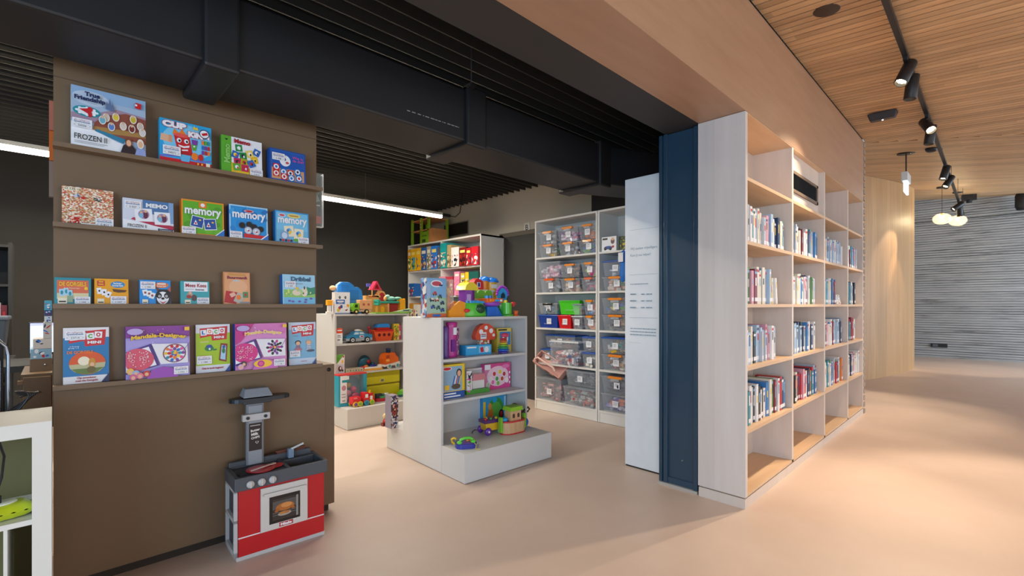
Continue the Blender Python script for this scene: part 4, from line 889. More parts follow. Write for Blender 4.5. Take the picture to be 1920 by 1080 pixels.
# ================================================================ LEFT OF THE BOARD WALL
WHT = P('#e2ddd2', .45, var=.02)
t = thing('white_shelf_unit', 'white open shelf unit at the left end of the brown board wall', 'shelf unit', (0, 2.45, 0))
MB().box(-.056, -.004, 0, .34, 0, .868, WHT).build('side_panel', t); MB().box(-.95, -.90, 0, .34, 0, .868, WHT).build('side_panel', t)
MB().box(-.95, -.004, 0, .34, .868, .92, WHT).build('top', t)
MB().box(-.90, -.056, .008, .34, .548, .567, WHT).build('shelf', t); MB().box(-.90, -.056, .008, .34, .19, .209, WHT).build('shelf', t)
MB().box(-.90, -.056, .34, .346, .05, .90, P('#6a6238', .6)).build('back_board', t)
MB().box(-.128, -.118, .02, .33, .0, .548, WHT).build('divider', t)
t = thing('wipes_pack', 'lime green soft pack of wipes lying on the white shelf', 'wipes pack', (-.125, 2.535, .568), .25)
wp = MB(); YG = P('#b9c81e', .25, var=.12, coat=.4); vs = []; n = 14
for j in range(n+1):
    for i in range(n+1):
        u = i/n*2-1; v = j/n*2-1; e = (1-abs(u)**4)*(1-abs(v)**4)
        vs.append((u*.075, v*.05, .028+.030*e**.6+.003*math.sin(u*14)*(1-e)))
m_ = len(vs); vs += [(a, b, .028-(c-.028)*.93) for a, b, c in vs]
fs = [(j*(n+1)+i, j*(n+1)+i+1, (j+1)*(n+1)+i+1, (j+1)*(n+1)+i) for j in range(n) for i in range(n)]
wp.raw(vs, fs+[tuple(m_+q for q in f[::-1]) for f in fs], YG, True); wp.box(.07, .085, -.05, .05, .024, .032, YG); wp.build('pack', t)
MB().lathe([(0, 0), (.03, 0), (.034, .003), (.03, .006), (0, .006)], PL('#e8ecd8'), (-.01, 0, .056), sx=1.2).build('lid', t)
t = thing('cable_bundle', 'bundle of black cables looping over the back of the white shelf unit', 'cable')
cbm = MB(); rc = random.Random(2)
for k in range(5):
    o_ = k*.008; pts = []
    for i in range(22):
        s_ = i/21; x = -.155+.10*math.sin(s_*math.pi*.8+.1)*(.8+.06*k); z = .85+.012*k+.14*(1-(1-s_)**2.2)-.02*k*s_; pts.append((x, 2.84+.014*k, z))
    cbm.tube(pts, .0035, P('#111114', .3), 7)
cbm.build('cables', t)
t2_ = MB(); t2_.tube([(-.14, 2.50, .86), (-.128, 2.52, .8), (-.135, 2.53, .72), (-.15, 2.53, .66)], .004, P('#111114', .3)).tube([(-.15, 2.50, .86), (-.143, 2.52, .79), (-.15, 2.53, .7)], .004, P('#111114', .3)).cyl((-.147, 2.53, .655), (-.147, 2.53, .62), .012, P('#111114', .3))
tag(t2_.build('power_cable'), 'black cable with plug hanging inside the white shelf unit', 'cable')
# chrome framed chair back, black shelf, brown cabinets, screen, boxes
CHR = P('#8d9299', .2, .9); BK = P('#17181b', .5)
t = thing('chair', 'black chair with bent chrome frame, cut by the picture edge', 'chair', (-.327, 2.93, -.105))
MB().box(-.2, .176, -.012, .012, .96, 1.31, P('#202126', .7)).build('backrest', t, bevel=.012)
MB().box(-.2, .13, -.018, -.012, 1.10, 1.135, P('#8f9094', .5)).build('grey_band', t)
MB().box(-.22, .16, .0, .40, .70, .76, BK).build('seat', t, bevel=.015)
fr_ = MB(); fr_.tube([(.19, -.02, 0.5), (.19, -.02, 1.24), (.185, -.02, 1.28), (.16, -.02, 1.31), (.1, -.02, 1.325), (-.22, -.02, 1.325)], .006, CHR, 10).tube([(.165, -.02, .8), (.165, -.02, 1.22), (.15, -.02, 1.27), (-.2, -.02, 1.28)], .004, CHR, 10); fr_.build('frame', t)
for x in (-.2, .19):
    for y in (.38, -.02): MB().cyl((x, y, .105), (x, y, .76), .011, CHR, seg=12).build('leg', t)
BKS = P('#2a2926', .6)
t = thing('black_rack', 'tall dark open rack with books against the dark back wall', 'rack', (-.243, 5.6, 0))
MB().box(-.02, 0, 0, .4, 0, 1.86, BKS).build('side_panel', t); MB().box(-1.1, -1.06, 0, .4, 0, 1.86, BKS).build('side_panel', t)
for z in (.3, .72, 1.1, 1.52, 1.84): MB().box(-1.06, -.02, 0, .4, z-.02, z, BKS).build('shelf', t)
MB().box(-1.06, -.04, .38, .4, .1, 1.86, P('#1f1e1b', .7)).build('back_panel', t)
x = -.268
for i, (c, wd, h_) in enumerate((('dark red', .035, .25), ('white', .03, .27), ('black', .04, .26), ('orange', .035, .24), ('cream', .04, .25), ('brown', .04, .24))):
    x -= wd+.002; book(x, 5.63, 1.1, wd, .2, h_, c, '%s book, %s from the end of the tall dark rack' % (c, ORD[i]), 'books in the dark rack', 0, rnd)
t = thing('storage_crate', 'blue grey plastic crate beside the dark rack', 'crate', (-.36, 5.0, .96))
MB().box(-.3, .12, 0, .3, 0, .3, P('#3d434b', .5), tx=.02, ty=.02).box(-.31, .13, -.01, .31, .28, .31, P('#5a626c', .4)).build('crate_body', t, bevel=.01)
t = thing('side_table', 'dark side table under the blue grey crate', 'table', (-.36, 5.0, .009)); MB().box(-.35, .15, -.05, .35, .92, .95, BKS).build('table_top', t)
for x in (-.33, .11):
    for y in (-.03, .31): MB().box(x, x+.03, y, y+.03, -.009, .92, BKS).build('leg', t)
t = thing('file_cabinet', 'brown cabinet with a small steel knob at the end of the counter', 'cabinet', (0, 3.6, 0))
MB().box(-.124, -.004, 0, .5, 0, .98, BRN).build('cabinet_body', t); d_ = MB().box(-.115, -.01, -.018, -.002, .79, .965, BRN2).build('door', t, bevel=.002); MB().ell((-.06, -.024, .885), .008, CHR, 10, 6).build('knob', d_)
MB().box(-.135, -.115, -.02, .0, .93, .95, P('#8a6a4a', .5)).build('label_holder', t); d_ = MB().box(-.115, -.01, -.018, -.002, .3, .77, BRN2).build('door', t, bevel=.002)
t = thing('drawer_box', 'small brown drawer box with knob on top of the end cabinet', 'drawer box', (-.004, 3.72, .98)); MB().box(-.09, 0, 0, .3, 0, .07, BRN2).build('body', t, bevel=.002); MB().ell((-.03, -.005, .035), .006, CHR, 10, 6).build('knob', t)
t = thing('monitor', 'computer screen glowing white with a blue bar, behind the brown cabinets', 'screen', (0, 4.25, .979))
MB().box(-.112, .14, 0, .03, .06, .262, BK).build('casing', t, bevel=.004); MB().box(-.105, .13, -.003, .0, .068, .24, emit('#b5cfee', .62)).build('screen', t); MB().box(-.105, .13, -.0035, .0, .24, .256, emit('#1f4cc8', .8)).build('screen_bar', t)
MB().box(-.01, .03, .0, .03, 0, .07, BK).box(-.08, .1, -.08, .1, 0, .010, BK).build('stand', t)
t = thing('desk', 'dark desk carrying the computer screen behind the brown cabinets', 'desk', (-.5, 4.15, 0)); MB().box(-.5, .49, 0, .6, .94, .978, P('#171614', .6)).build('desk_top', t)
for x in (-.48, .44): MB().box(x, x+.04, .02, .58, 0, .94, BKS).build('leg', t)
for i, (w_, h_, c, lb) in enumerate(((.085, .055, '#8fb6c9', 'pale blue game box, lowest of the pile beside the board wall'), (.075, .055, '#d8cdbf', 'cream and red game box, second from the bottom of the pile'), (.035, .09, '#cfc9bc', 'cream game box in the middle of the pile by the screen'), (.03, .035, '#d6d9dd', 'thin white game box near the top of the pile'), (.03, .03, '#2c3c6c', 'thin navy game box near the top of the pile'), (.03, .055, '#4ba6c0', 'turquoise game box on top of the pile beside the board wall'))):
    z = 1.05+[0, .056, .112, .203, .239, .27][i]
    t = thing('board_game_box', lb, 'board game', (-.006-w_, 3.72, z), group='pile of game boxes beside the board wall'); MB().box(0, w_+.0, 0, .2, 0, h_, PR(c)).build('box', t, bevel=.001)
    a = Art(w_, h_); blobs(a, rg, 6, [RED, NAVY, WH, BLU], (.2, .2, .8, .8), (.05, .16)); a.build('cover_print', t)
for i, (z0, h_, c, lb) in enumerate(((1.97, .17, '#8a7466', 'narrow pale box edge sticking out behind the upper left of the board wall'), (2.145, .14, '#c8641e', 'narrow orange box edge sticking out behind the board wall'), (2.29, .14, '#b06a58', 'narrow reddish box edge highest behind the board wall'))):
    t = thing('board_game_box', lb, 'board game', (-.015, 3.16, z0-.1), group='boxes shown on the back of the board wall'); MB().box(0, .2, 0, .03, 0, h_, PR(c)).build('box', t); 
t = thing('back_ledge', 'narrow brown ledge on the back of the board wall', 'ledge', (0, 3.068, 1.865)); MB().box(-.0, 1.2, 0, .13, -.015, 0, BRN2).build('board', t)
t = thing('brochure_holder', 'clear holder with a dark green leaflet sticking out behind the board wall', 'holder', (1.15, 3.068, 1.869))
MB().box(.0, .13, .06, .065, 0, .34, PR('#18382f')).build('leaflet', t); a = Art(.13, .34, .06); a.rect(.5, .06, .95, .2, RED); a.oval(.7, .7, .2, .1, PR('#4d7a6a')); a.rect(.55, .4, .9, .42, WH); a.poly([(.6, .45), (.75, .62), (.9, .5)], PR('#8fa8a0')); a.build('leaflet_print', t)
MB().box(0, .135, .05, .053, 0, .35, clear('#eaf4f2', .16)).box(.132, .137, .05, .09, 0, .35, clear('#ffffff', .5)).box(0, .137, .05, .09, -.004, 0, clear('#ffffff', .5)).build('clear_holder', t)
# ================================================================ WHITE DISPLAY UNITS
DW = P('#cfcdca', .42, var=.015); DW2 = P('#dddad4', .4, var=.015)
def display_unit(loc, rz, label):
    t = thing('display_unit', label, 'display stand', loc, rz); W, H = .945, 1.245
    MB().box(0, W, 0, 1.245, .004, .225, DW).build('plinth', t, bevel=.002)
    for x in (-.003, W-.018): MB().box(x, x+.021, .313, .932, .012, H, DW).build('side_panel', t, bevel=.001)
    MB().box(.0, W, .3145, .9305, H-.019, H+.001, DW).build('top_board', t, bevel=.001)
    MB().box(.02, W-.02, .612, .632, .225, H-.02, DW).build('back_panel', t)
    for z in (.91, .571):
        MB().box(.02, W-.02, .316, .612, z-.022, z, DW).build('shelf', t); MB().box(.02, W-.02, .632, .929, z-.022, z, DW).build('shelf', t)
    return t
display_unit((2.215, 2.787, 0), R(-2.4), 'white double-sided toy display unit nearest the opening')
display_unit((2.262, 4.86, 0), 0, 'white double-sided toy display unit near the dark back wall')

def cardbox(label, x, y, z, w, d, h, side, art, rz=0.0, cat='toy box', name='toy_box', lab=None, grp=None, win=None):
    """x: left front corner in world, standing at y; front looks to -y before turning by rz"""
    t = thing(name, label, cat, (x, y, z), rz, grp)
    MB().box(0, w, 0, d, 0, h, PR(side) if isinstance(side, str) else side).build('box', t, bevel=.0015)
    a = Art(w, h); art(a); a.build('cover_print', t)
    if lab:
        q = Art(lab[2], lab[3], 0, a.k+2, Matrix.Translation((lab[0], 0, lab[1]))); q.rect(0, 0, 1, 1, WHITE_PAPER); q.rect(.12, .62, .85, .76, RED_INK); q.rect(.12, .4, .88, .52, BLUE_INK); q.rect(.3, .14, .7, .24, INK); q.build('library_label', t)
    return t
rt = random.Random(17)
def U(x, y): return x, y
B1, B2, B3, BT = .2255, .572, .911, 1.2465
# ---- top of the near unit
def art_top(a):
    a.rect(0, 0, 1, 1, PR('#7fb3dc')); a.rect(0, 0, 1, .5, PR('#9ac48e')); a.rect(0, 0, 1, .10, PR('#d8673a')); a.rect(.3, .02, .7, .08, BLU)
    a.oval(.5, .86, .3, .09, WH); a.oval(.5, .86, .24, .06, PR('#c8465a')); a.rect(.62, .8, .8, .84, NAVY)
    a.poly([(.1, .40), (.5, .56), (.95, .44), (.95, .12), (.1, .12)], PR('#a9c9b0'))
    for u, v in ((.40, .60), (.66, .52), (.50, .44), (.78, .36), (.30, .26), (.56, .24), (.78, .18), (.24, .44)):
        c_ = PR(rt.choice(['#3c3f52', '#e8e2da', '#4f7f52', '#3a62a8', '#b45a3a'])); q_ = rt.uniform(-.3, .3)
        a.card(u, v, .22, .05, q_, c_); a.card(u+.02, v+.035, .12, .05, q_, PR(rt.choice(['#e8e2da', '#c83a3a', '#2a3a6a']))); a.oval(u-.06, v-.03, .03, .018, BLK, 9); a.oval(u+.07, v-.02, .03, .018, BLK, 9)
t = cardbox('tall blue and orange boxed toy with shiny side windows, near display unit', 2.215, 3.29, BT, .19, .10, .33, busy(['#7fa3c8', '#5c86b8', '#b8c8d8', '#3a4a7a', '#a84a4a', '#d8d0c8'], 30), art_top, R(-4))
MB().box(.19, .27, .01, .10, .0, .325, clear('#f2e2d2', .3)).box(.192, .268, .02, .09, 0, .04, PR('#d8673a')).box(.192, .268, .085, .095, .04, .32, busy(['#e0a890', '#c8d0d8', '#d87a4a', '#8a6a7a'], 30)).build('window', t)
b = MB(); b.ell((.23, .05, .12), (.03, .03, .08), PL('#d87a34')); b.ell((.23, .05, .22), (.028, .028, .03), PL('#e6b06a')); b.build('figure', t)
MB().box(.0, .035, -.003, .0, .03, .30, clear('#dfe8f2', .35)).build('side_window', t)
cardbox('teal boxed toy standing behind the orange ramp on the near display unit', 2.47, 3.48, BT, .09, .05, .19, '#1c7f84', lambda a: (a.rect(.1, .1, .9, .9, TEAL), a.card(.5, .5, .5, .5, .3, PR('#7fc0b8'))))
# activity park toy
t = thing('activity_park', 'bright plastic activity park with orange ramp, purple house and green tower', 'toy', (2.60, 3.27, BT), R(-2))
YO, GL, GD, PU, YB, BP, RP, OP, SKB, WP = PL('#f59a1e'), PL('#5cc63a'), PL('#2f9a4a'), PL('#8a3fa8'), PL('#f0d32a'), PL('#1f6fd0'), PL('#d8303a'), PL('#e8662a'), PL('#35a4e6'), PL('#eef0ee')
m = MB(); m.prism([(-.185, 0), (-.185, .05), (-.175, .075), (-.10, .135), (-.085, .14), (-.03, .125), (-.03, 0)], -.05, -.035, YO).prism([(-.185, 0), (-.185, .05), (-.175, .075), (-.10, .135), (-.085, .14), (-.03, .125), (-.03, 0)], .035, .05, YO); m.box(-.182, -.03, -.036, .036, 0, .06, YO).raw([(-.18, -.036, .055), (-.09, -.036, .12), (-.09, .036, .12), (-.18, .036, .055), (-.18, -.036, 0), (-.09, -.036, 0), (-.09, .036, 0), (-.18, .036, 0)], [(0, 1, 2, 3), (0, 4, 5, 1), (3, 2, 6, 7), (0, 3, 7, 4)], YO)
m.build('ramp', t, bevel=.004)
MB().ell((-.02, -.06, .055), (.032, .014, .017), RP).build('red_knob', t)
m = MB(); m.lathe([(0, 0), (.15, 0), (.155, .012), (.13, .10), (.115, .12), (0, .125)], GL, (.09, .01, 0), 28, sx=1, sy=.55); m.build('green_base', t)
m = MB(); m.ell((.125, -.055, .07), (.055, .035, .045), P('#20492e', .3)); m.box(.06, .2, -.03, .06, .118, .14, SKB); m.build('burrow_window', t, bevel=.003)
m = MB()
for i in range(4): m.cyl((.02+i*.04, -.0, .12), (.02+i*.04, -.0, .145), .018, SKB)
m.build('blue_studs', t)
m = MB(); m.box(.0, .075, -.01, .09, .12, .24, PU); m.box(.08, .11, .0, .085, .12, .24, P('#6a1f7c', .3)); m.box(.015, .06, -.013, -.009, .14, .2, P('#c9a0d8', .3)); m.build('house', t, bevel=.004)
m = MB(); m.prism([(-.02, .235), (-.005, .275), (.03, .305), (.08, .305), (.115, .275), (.135, .235)], -.03, .11, YB); m.box(.04, .06, .02, .05, .3, .325, YB); m.build('yellow_roof', t, bevel=.004)
def scallop(m, x0, n, r, z, y0, y1, mat):
    pts = [(x0, z-.045)]
    for i in range(n):
        for k in range(9): a_ = math.pi*(1-k/8); pts.append((x0+r+2*r*i+r*math.cos(a_), z+r*.9*math.sin(a_)))
    pts.append((x0+2*r*n, z-.045)); m.prism(pts, y0, y1, mat)
m = MB(); scallop(m, .11, 3, .045, .205, .075, .09, P('#6fb83a', .35)); m.box(.11, .38, .07, .1, .13, .165, P('#e8a860', .4)); m.build('hedge', t)
m = MB(); m.box(.22, .33, -.05, .06, 0, .09, BP); m.raw([(.33, -.05, 0), (.40, -.05, 0), (.40, .06, 0), (.33, .06, 0), (.33, -.05, .09), (.34, -.05, .085), (.34, .06, .085), (.33, .06, .09)], [(3, 2, 1, 0), (4, 5, 6, 7), (0, 1, 5, 4), (1, 2, 6, 5), (2, 3, 7, 6), (3, 0, 4, 7)], BP); m.build('blue_base', t, bevel=.003)
m = MB(); m.ell((.30, -.01, .12), (.10, .07, .035), P('#9a4ac0', .3)); m.build('purple_rim', t)
m = MB(); m.box(.20, .39, -.07, .05, .125, .165, OP); m.box(.225, .28, -.078, -.068, .135, .155, YO); m.box(.29, .345, -.078, -.068, .135, .155, SKB); m.box(.35, .375, -.078, -.068, .135, .155, WP); m.cyl((.24, -.01, .165), (.24, -.01, .19), .02, SKB).cyl((.28, -.01, .165), (.28, -.01, .19), .02, BP); m.build('dashboard', t, bevel=.006)
m = MB(); m.lathe([(0, 0), (.085, 0), (.085, .012), (.065, .02), (.06, .135), (0, .135)], GD, (.46, .03, 0), 24); m.cyl((.47, -.03, .02), (.47, -.03, .125), .045, GL); m.lathe([(0, 0), (.05, 0), (.05, .015), (0, .015)], GL, (.47, -.045, 0)); m.cyl((.445, -.04, .125), (.445, -.04, .15), .016, YB); m.build('green_tower', t)
m = MB(); m.prism([(.43, .14), (.43, .20), (.44, .235), (.465, .26), (.49, .265), (.52, .255), (.54, .235), (.55, .20), (.53, .14)], .05, .07, SKB); m.prism([(.463, .17), (.467, .205), (.49, .225), (.513, .205), (.515, .17)], .045, .052, P('#1a3a4c', .3)); m.build('blue_arch', t)
m = MB()
for i in range(11): a_ = math.pi*i/10; m.ell((.492-.07*math.cos(a_), .058, .205+.075*math.sin(a_)), .0135, P('#a03cc0', .3), 10, 6)
m.build('flower_crown', t)
m = MB(); m.ell((.575, 0, .115), (.03, .025, .02), RP).cyl((.575, 0, .09), (.575, 0, .115), .012, RP).cyl((.53, .01, .10), (.575, 0, .112), .008, RP); m.build('red_paddle', t)
t = thing('stacking_cup', 'small orange stacking cup at the right end of the near display unit top', 'toy', (3.135, 3.17, BT)); MB().lathe([(0, 0), (.028, 0), (.03, .008), (.017, .01), (.02, .045), (.026, .048), (.022, .05), (0, .046)], OP, seg=20).build('cup', t)
# farm toy behind
t = thing('toy_farm', 'red toy barn and yellow towers with blue roofs behind the activity park', 'toy', (2.925, 3.56, BT), R(-2))
m = MB(); m.box(-.02, .10, -.05, .05, 0, .25, P('#b81c28', .35)); m.prism([(-.02, .25), (-.02, .31), (0, .345), (.04, .365), (.08, .345), (.10, .31), (.10, .25)], -.045, .04, PL('#d8303c')); m.build('red_barn', t, bevel=.003)
MB().box(.022, .062, -.05, -.044, .275, .325, WP).box(.028, .056, -.052, -.046, .281, .319, P('#3a4aa0', .3)).build('barn_window', t)
m = MB(); m.box(-.06, .21, -.09, .06, .235, .252, WP); m.box(-.055, -.04, -.085, -.07, .0, .24, WP).box(.18, .195, -.085, -.07, 0, .24, WP); m.build('white_deck', t, bevel=.003)
m = MB(); m.cyl((.15, 0, .25), (.15, 0, .345), .045, P('#e88a1e', .3)); m.cyl((.235, 0, .0), (.235, 0, .335), .06, P('#eab02a', .3)); m.box(.2, .26, -.064, -.05, .27, .31, WP); m.build('silo', t)
m = MB(); m.lathe([(.06, .0), (.062, .01), (.045, .04), (0, .055)], PL('#1f78d8'), (.15, 0, .34), 14); m.lathe([(.078, 0), (.08, .012), (.06, .042), (0, .055)], PL('#1f78d8'), (.235, 0, .33), 14); m.build('blue_roof', t)

# ---- upper shelf of the near unit
m = MB(); m.lathe([(0, 0), (.03, 0), (.032, .02), (.028, .1), (.031, .15), (.029, .24), (.02, .262), (0, .265)], PL('#6a4a9c'), seg=14); t = thing('doll_pack', 'tall purple bottle-shaped toy pack at the left end of the upper shelf', 'toy', (2.328, 3.19, B3)); m.build('pack', t)
m = MB(); m.lathe([(0, 0), (.055, 0), (.058, .02), (.048, .1), (.056, .17), (.05, .25), (.058, .29), (.05, .296), (0, .29)], PL('#c0348c'), seg=8, sy=.7); t = thing('doll_pack', 'taller magenta shaped toy pack beside the purple one on the upper shelf', 'toy', (2.41, 3.21, B3)); m.build('pack', t); MB().box(-.012, .018, -.048, -.036, .19, .25, WP).box(-.03, .01, -.046, -.034, .05, .15, PL('#7a2a8c')).build('pack_print', t)
m = MB(); m.box(-.03, .03, -.03, .03, 0, .25, busy(['#c86aa8', '#8a4a9a', '#3a3a52', '#d8c8e0', '#a84a8a'], 60)); t = thing('doll_box', 'slim mixed pink and grey doll box behind the magenta pack', 'toy box', (2.49, 3.28, B3)); m.build('box', t)
cardbox('flat light blue long toy box lying on the upper shelf', 2.555, 3.20, B3, .275, .10, .088, '#2f9fd6', lambda a: (a.rect(.02, .05, .98, .95, PR('#3aa8dc')), a.rect(.5, .2, .95, .85, PR('#86cbe8')), a.card(.62, .5, .12, .5, .2, RED), a.oval(.8, .5, .08, .3, WH), a.rect(.05, .7, .4, .85, WH)), R(-6))
t = thing('mushroom_toy', 'orange red mushroom-shaped toy pack with white label on the upper shelf', 'toy', (2.80, 3.24, B3))
m = MB(); m.prism([(-.115, .13), (-.125, .16), (-.105, .21), (-.07, .25), (-.02, .272), (.03, .27), (.08, .245), (.115, .20), (.125, .155), (.11, .125), (0, .12)], -.025, .03, P('#d9543a', .35)); m.build('cap', t, bevel=.006)
m = MB(); m.prism([(-.06, 0), (-.065, .06), (-.05, .125), (.05, .125), (.065, .06), (.06, 0)], -.02, .025, busy(['#efe7dc', '#d86a5a', '#6aa84a', '#f2d8c8', '#b8402f'], 55)); m.build('stem', t)
m = MB()
for x, z, r in ((-.06, .2, .022), (.0, .235, .018), (.06, .205, .022), (.09, .165, .014)): m.cyl((x, -.03, z), (x, -.024, z), r, WP)
m.build('spots', t); q = Art(.07, .06, -.031, 2, Matrix.Translation((-.07, 0, .135))); q.rect(0, 0, 1, 1, WHITE_PAPER); q.rect(.1, .6, .9, .75, RED_INK); q.rect(.1, .35, .9, .48, BLUE_INK); q.build('library_label', t)
t = thing('ring_stacker', 'rainbow ring stacker leaning at the front of the upper shelf', 'toy', (2.935, 3.13, B3)); m = MB()
for i, (c, r) in enumerate((('#4a3a9c', .05), ('#2a6ac8', .054), ('#2f9a6a', .05), ('#7ab83a', .044), ('#d8b82a', .038), ('#d8662a', .034), ('#c82a3a', .03))):
    mm = MB(); mm.lathe([(r*.4, 0), (r, .004), (r*1.04, .01), (r, .017), (r*.4, .02)], PL(c), (0, 0, .002+i*.02), 20); mm.build('ring', t)
MB().ell((.02, 0, .165), (.045, .03, .022), PL('#d8486a')).cyl((0, 0, 0), (0, 0, .16), .01, WP).build('pole', t)
cardbox('yellow and blue toy box with a bird picture, right end of the upper shelf', 2.955, 3.24, B3, .165, .09, .222, '#d9b93a', lambda a: (a.rect(0, 0, 1, 1, PR('#e0c456')), a.rect(.2, .3, .95, .85, PR('#3a8ad0')), a.oval(.58, .55, .22, .2, WH), a.poly([(.45, .5), (.7, .65), (.65, .45)], NAVY), a.rect(.1, .05, .8, .16, CRM), a.rect(.1, .9, .7, .96, INK)), R(-8))
# ---- lower shelf
def art_tools(a):
    a.rect(0, 0, 1, 1, PR('#e8c420')); a.rect(.0, .22, .88, .94, PR('#8fb0c8')); a.rect(0, 0, 1, .2, PR('#2454a0')); a.oval(.22, .88, .2, .06, WH); a.oval(.22, .88, .17, .045, RED)
    for i in range(5): a.card(.5+i*.07, .5, .04, .32, -.25, PR(['#2a58b0', '#e8e8e8', '#d84a2a', '#2a58b0', '#f0c020'][i]))
    a.oval(.74, .74, .12, .12, PR('#2e2a30')); a.oval(.74, .72, .08, .09, SKIN); a.rect(.1, .26, .3, .4, YEL); a.oval(.6, .34, .2, .08, PR('#5a4a3a')); a.rect(.08, .04, .8, .08, WH); a.rect(.08, .12, .6, .16, WH)
cardbox('yellow boxed xylophone toy at the left end of the lower shelf', 2.285, 3.17, B2, .225, .07, .283, '#e8c81e', art_tools, R(-3), lab=(.03, .02, .001, .001))
t = thing('toy_box', 'open-fronted white and green toy box with a small pink cottage, middle of the lower shelf', 'toy box', (2.565, 3.20, B2), R(-3))
MB().box(0, .255, 0, .12, 0, .035, PR('#4f9a3a')).box(0, .055, 0, .12, .035, .205, PR('#dfe4e0')).box(.055, .255, .105, .12, .035, .205, PR('#e6e2de')).build('box', t)
MB().box(.055, .255, 0, .105, .035, .19, clear('#f4f4f4', .12)).build('window', t)
m = MB(); m.box(.08, .22, .03, .1, .036, .11, PL('#efe6da')); m.prism([(.07, .11), (.09, .165), (.21, .165), (.23, .11)], .02, .1, PL('#d86a72')); m.build('cottage', t, bevel=.003)
q = Art(.055, .2, 0, 2); blobs(q, rt, 14, [BLK, WH, GRN, PNK], (.1, .1, .9, .9), (.06, .16)); q.build('cover_print', t)
def art_pink(a):
    a.rect(0, 0, 1, 1, PR('#d84a8c')); a.oval(.5, .5, .42, .4, PR('#ecc6d4')); a.rect(.0, .78, .22, .98, WHITE_PAPER); a.oval(.8, .86, .15, .08, PR('#e87ab0'))
    for u, v, c in ((.22, .4, '#e8e0d8'), (.36, .6, '#c83a3a'), (.46, .4, '#4a9a4a'), (.58, .66, '#e0c02a'), (.66, .38, '#c8502a'), (.74, .56, '#b8342f'), (.3, .28, '#e86aa0'), (.5, .22, '#7fb84a'), (.84, .3, '#f0e4da'), (.12, .2, '#8fb06a')):
        a.oval(u, v, .075, .11, WH, 12); a.oval(u, v, .06, .09, PR(c), 12)
    for v in (.2, .4, .6): a.oval(.95, v, .03, .05, WH, 10)
cardbox('pink boxed toy food set with yellow and red fruit, lower shelf', 2.815, 3.25, B2, .31, .06, .235, '#cf3f84', art_pink, R(-3))
# ---- bottom of the near unit
def art_tractor(a):
    a.rect(0, 0, 1, 1, PR('#3aa0cc')); a.rect(.02, .2, .12, .8, YEL); a.oval(.55, .5, .33, .4, PR('#3f9a3a')); a.oval(.55, .45, .25, .3, PR('#6ab84a')); a.oval(.32, .28, .12, .3, PR('#d87a2a')); a.oval(.3, .62, .08, .12, PR('#e89a4a'))
    a.oval(.78, .3, .1, .16, BLK); a.oval(.78, .3, .06, .1, RED); a.oval(.5, .82, .1, .1, CYN); a.rect(.9, .1, .98, .9, LBL)
cardbox('large blue boxed toy with green tractor picture at the back of the lowest level', 2.86, 3.33, B1, .285, .07, .275, '#2a86bc', art_tractor, R(-3))
t = thing('toy_ark', 'wooden toy ark with red edged hull and lime roof on the lowest level', 'toy', (2.915, 2.99, B1), R(-4))
def hull(m, a_, b_, z0, z1_, mat, flare=1.0):
    n = 28; pts = [(a_*math.copysign(abs(math.cos(2*math.pi*i/n))**.55, math.cos(2*math.pi*i/n)), b_*math.sin(2*math.pi*i/n)) for i in range(n)]
    vs = [(x, y, z0) for x, y in pts] + [(x*flare, y*flare, z1_) for x, y in pts]
    m.raw(vs, [tuple(range(n))[::-1], tuple(range(n, 2*n))], mat); m.raw(vs, [(i, (i+1) % n, n+(i+1) % n, n+i) for i in range(n)], mat, True)
m = MB(); hull(m, .125, .065, .008, .105, wood('toy_wood', '#dcb388', '#c59a6c', (6, 6, 1), .4, 4)); m.build('hull', t)
m = MB(); hull(m, .128, .068, 0, .010, PL('#c8242c')); hull(m, .13, .07, .103, .113, PL('#c8242c')); m.build('red_rim', t)
m = MB(); m.box(-.148, -.122, -.02, .02, .02, .15, P('#7ab82e', .4)); m.box(.122, .148, -.02, .02, .02, .15, P('#7ab82e', .4)); m.build('green_posts', t, bevel=.004)
m = MB(); m.box(-.055, .065, -.04, .04, .113, .20, wood('toy_wood', '#dcb388', '#c59a6c', (6, 6, 1), .4, 4)); ho = m.build('cabin', t)
m = MB()
for x in (-.02, .035): m.prism([(x-.013, .135), (x-.013, .162), (x-.007, .172), (x+.007, .172), (x+.013, .162), (x+.013, .135)], -.0415, -.039, P('#5a3a28', .5))
m.build('windows', ho)
m = MB(); m.prism([(-.07, .198), (-.058, .232), (.068, .232), (.08, .198)], -.055, .055, P('#8fc42a', .4)); m.build('roof', ho, bevel=.003)
m = MB(); m.ell((-.09, 0, .125), (.03, .03, .02), PL('#2a9ad0')); m.build('blue_figure', t)
t = thing('pull_wagon', 'purple and yellow toy wagon with purple ball wheels beside the wooden ark', 'toy', (2.76, 3.10, B1), R(-8))
m = MB(); m.box(-.09, .07, -.05, .05, .035, .10, PL('#e0b02a'), tx=.012); m.build('cart', t, bevel=.006)
m = MB(); m.box(-.1, .075, -.056, .056, .1, .13, PL('#5a2a6a')); m.build('purple_rim', t, bevel=.006)
m = MB()
for i in range(6): m.ell((-.08+i*.028, -.03+.03*(i % 2), .135), .014, PL(['#c82a3a', '#e0b02a', '#3a8a4a'][i % 3]), 10, 6)
m.build('beads', t)
for x, c, r in ((-.07, '#6a2aa0', .034), (.055, '#b0a090', .026)):
    for y in (-.06, .06): MB().ell((x, y, r), (r, .018, r), PL(c)).ell((x, y-.016 if y < 0 else y+.016, r), (.01, .006, .01), WP, 8, 5).build('wheel', t)
t = thing('pull_dog', 'brown toy dog with dark ears and a blue wheel behind the ark', 'toy', (3.085, 3.10, B1), R(-20))
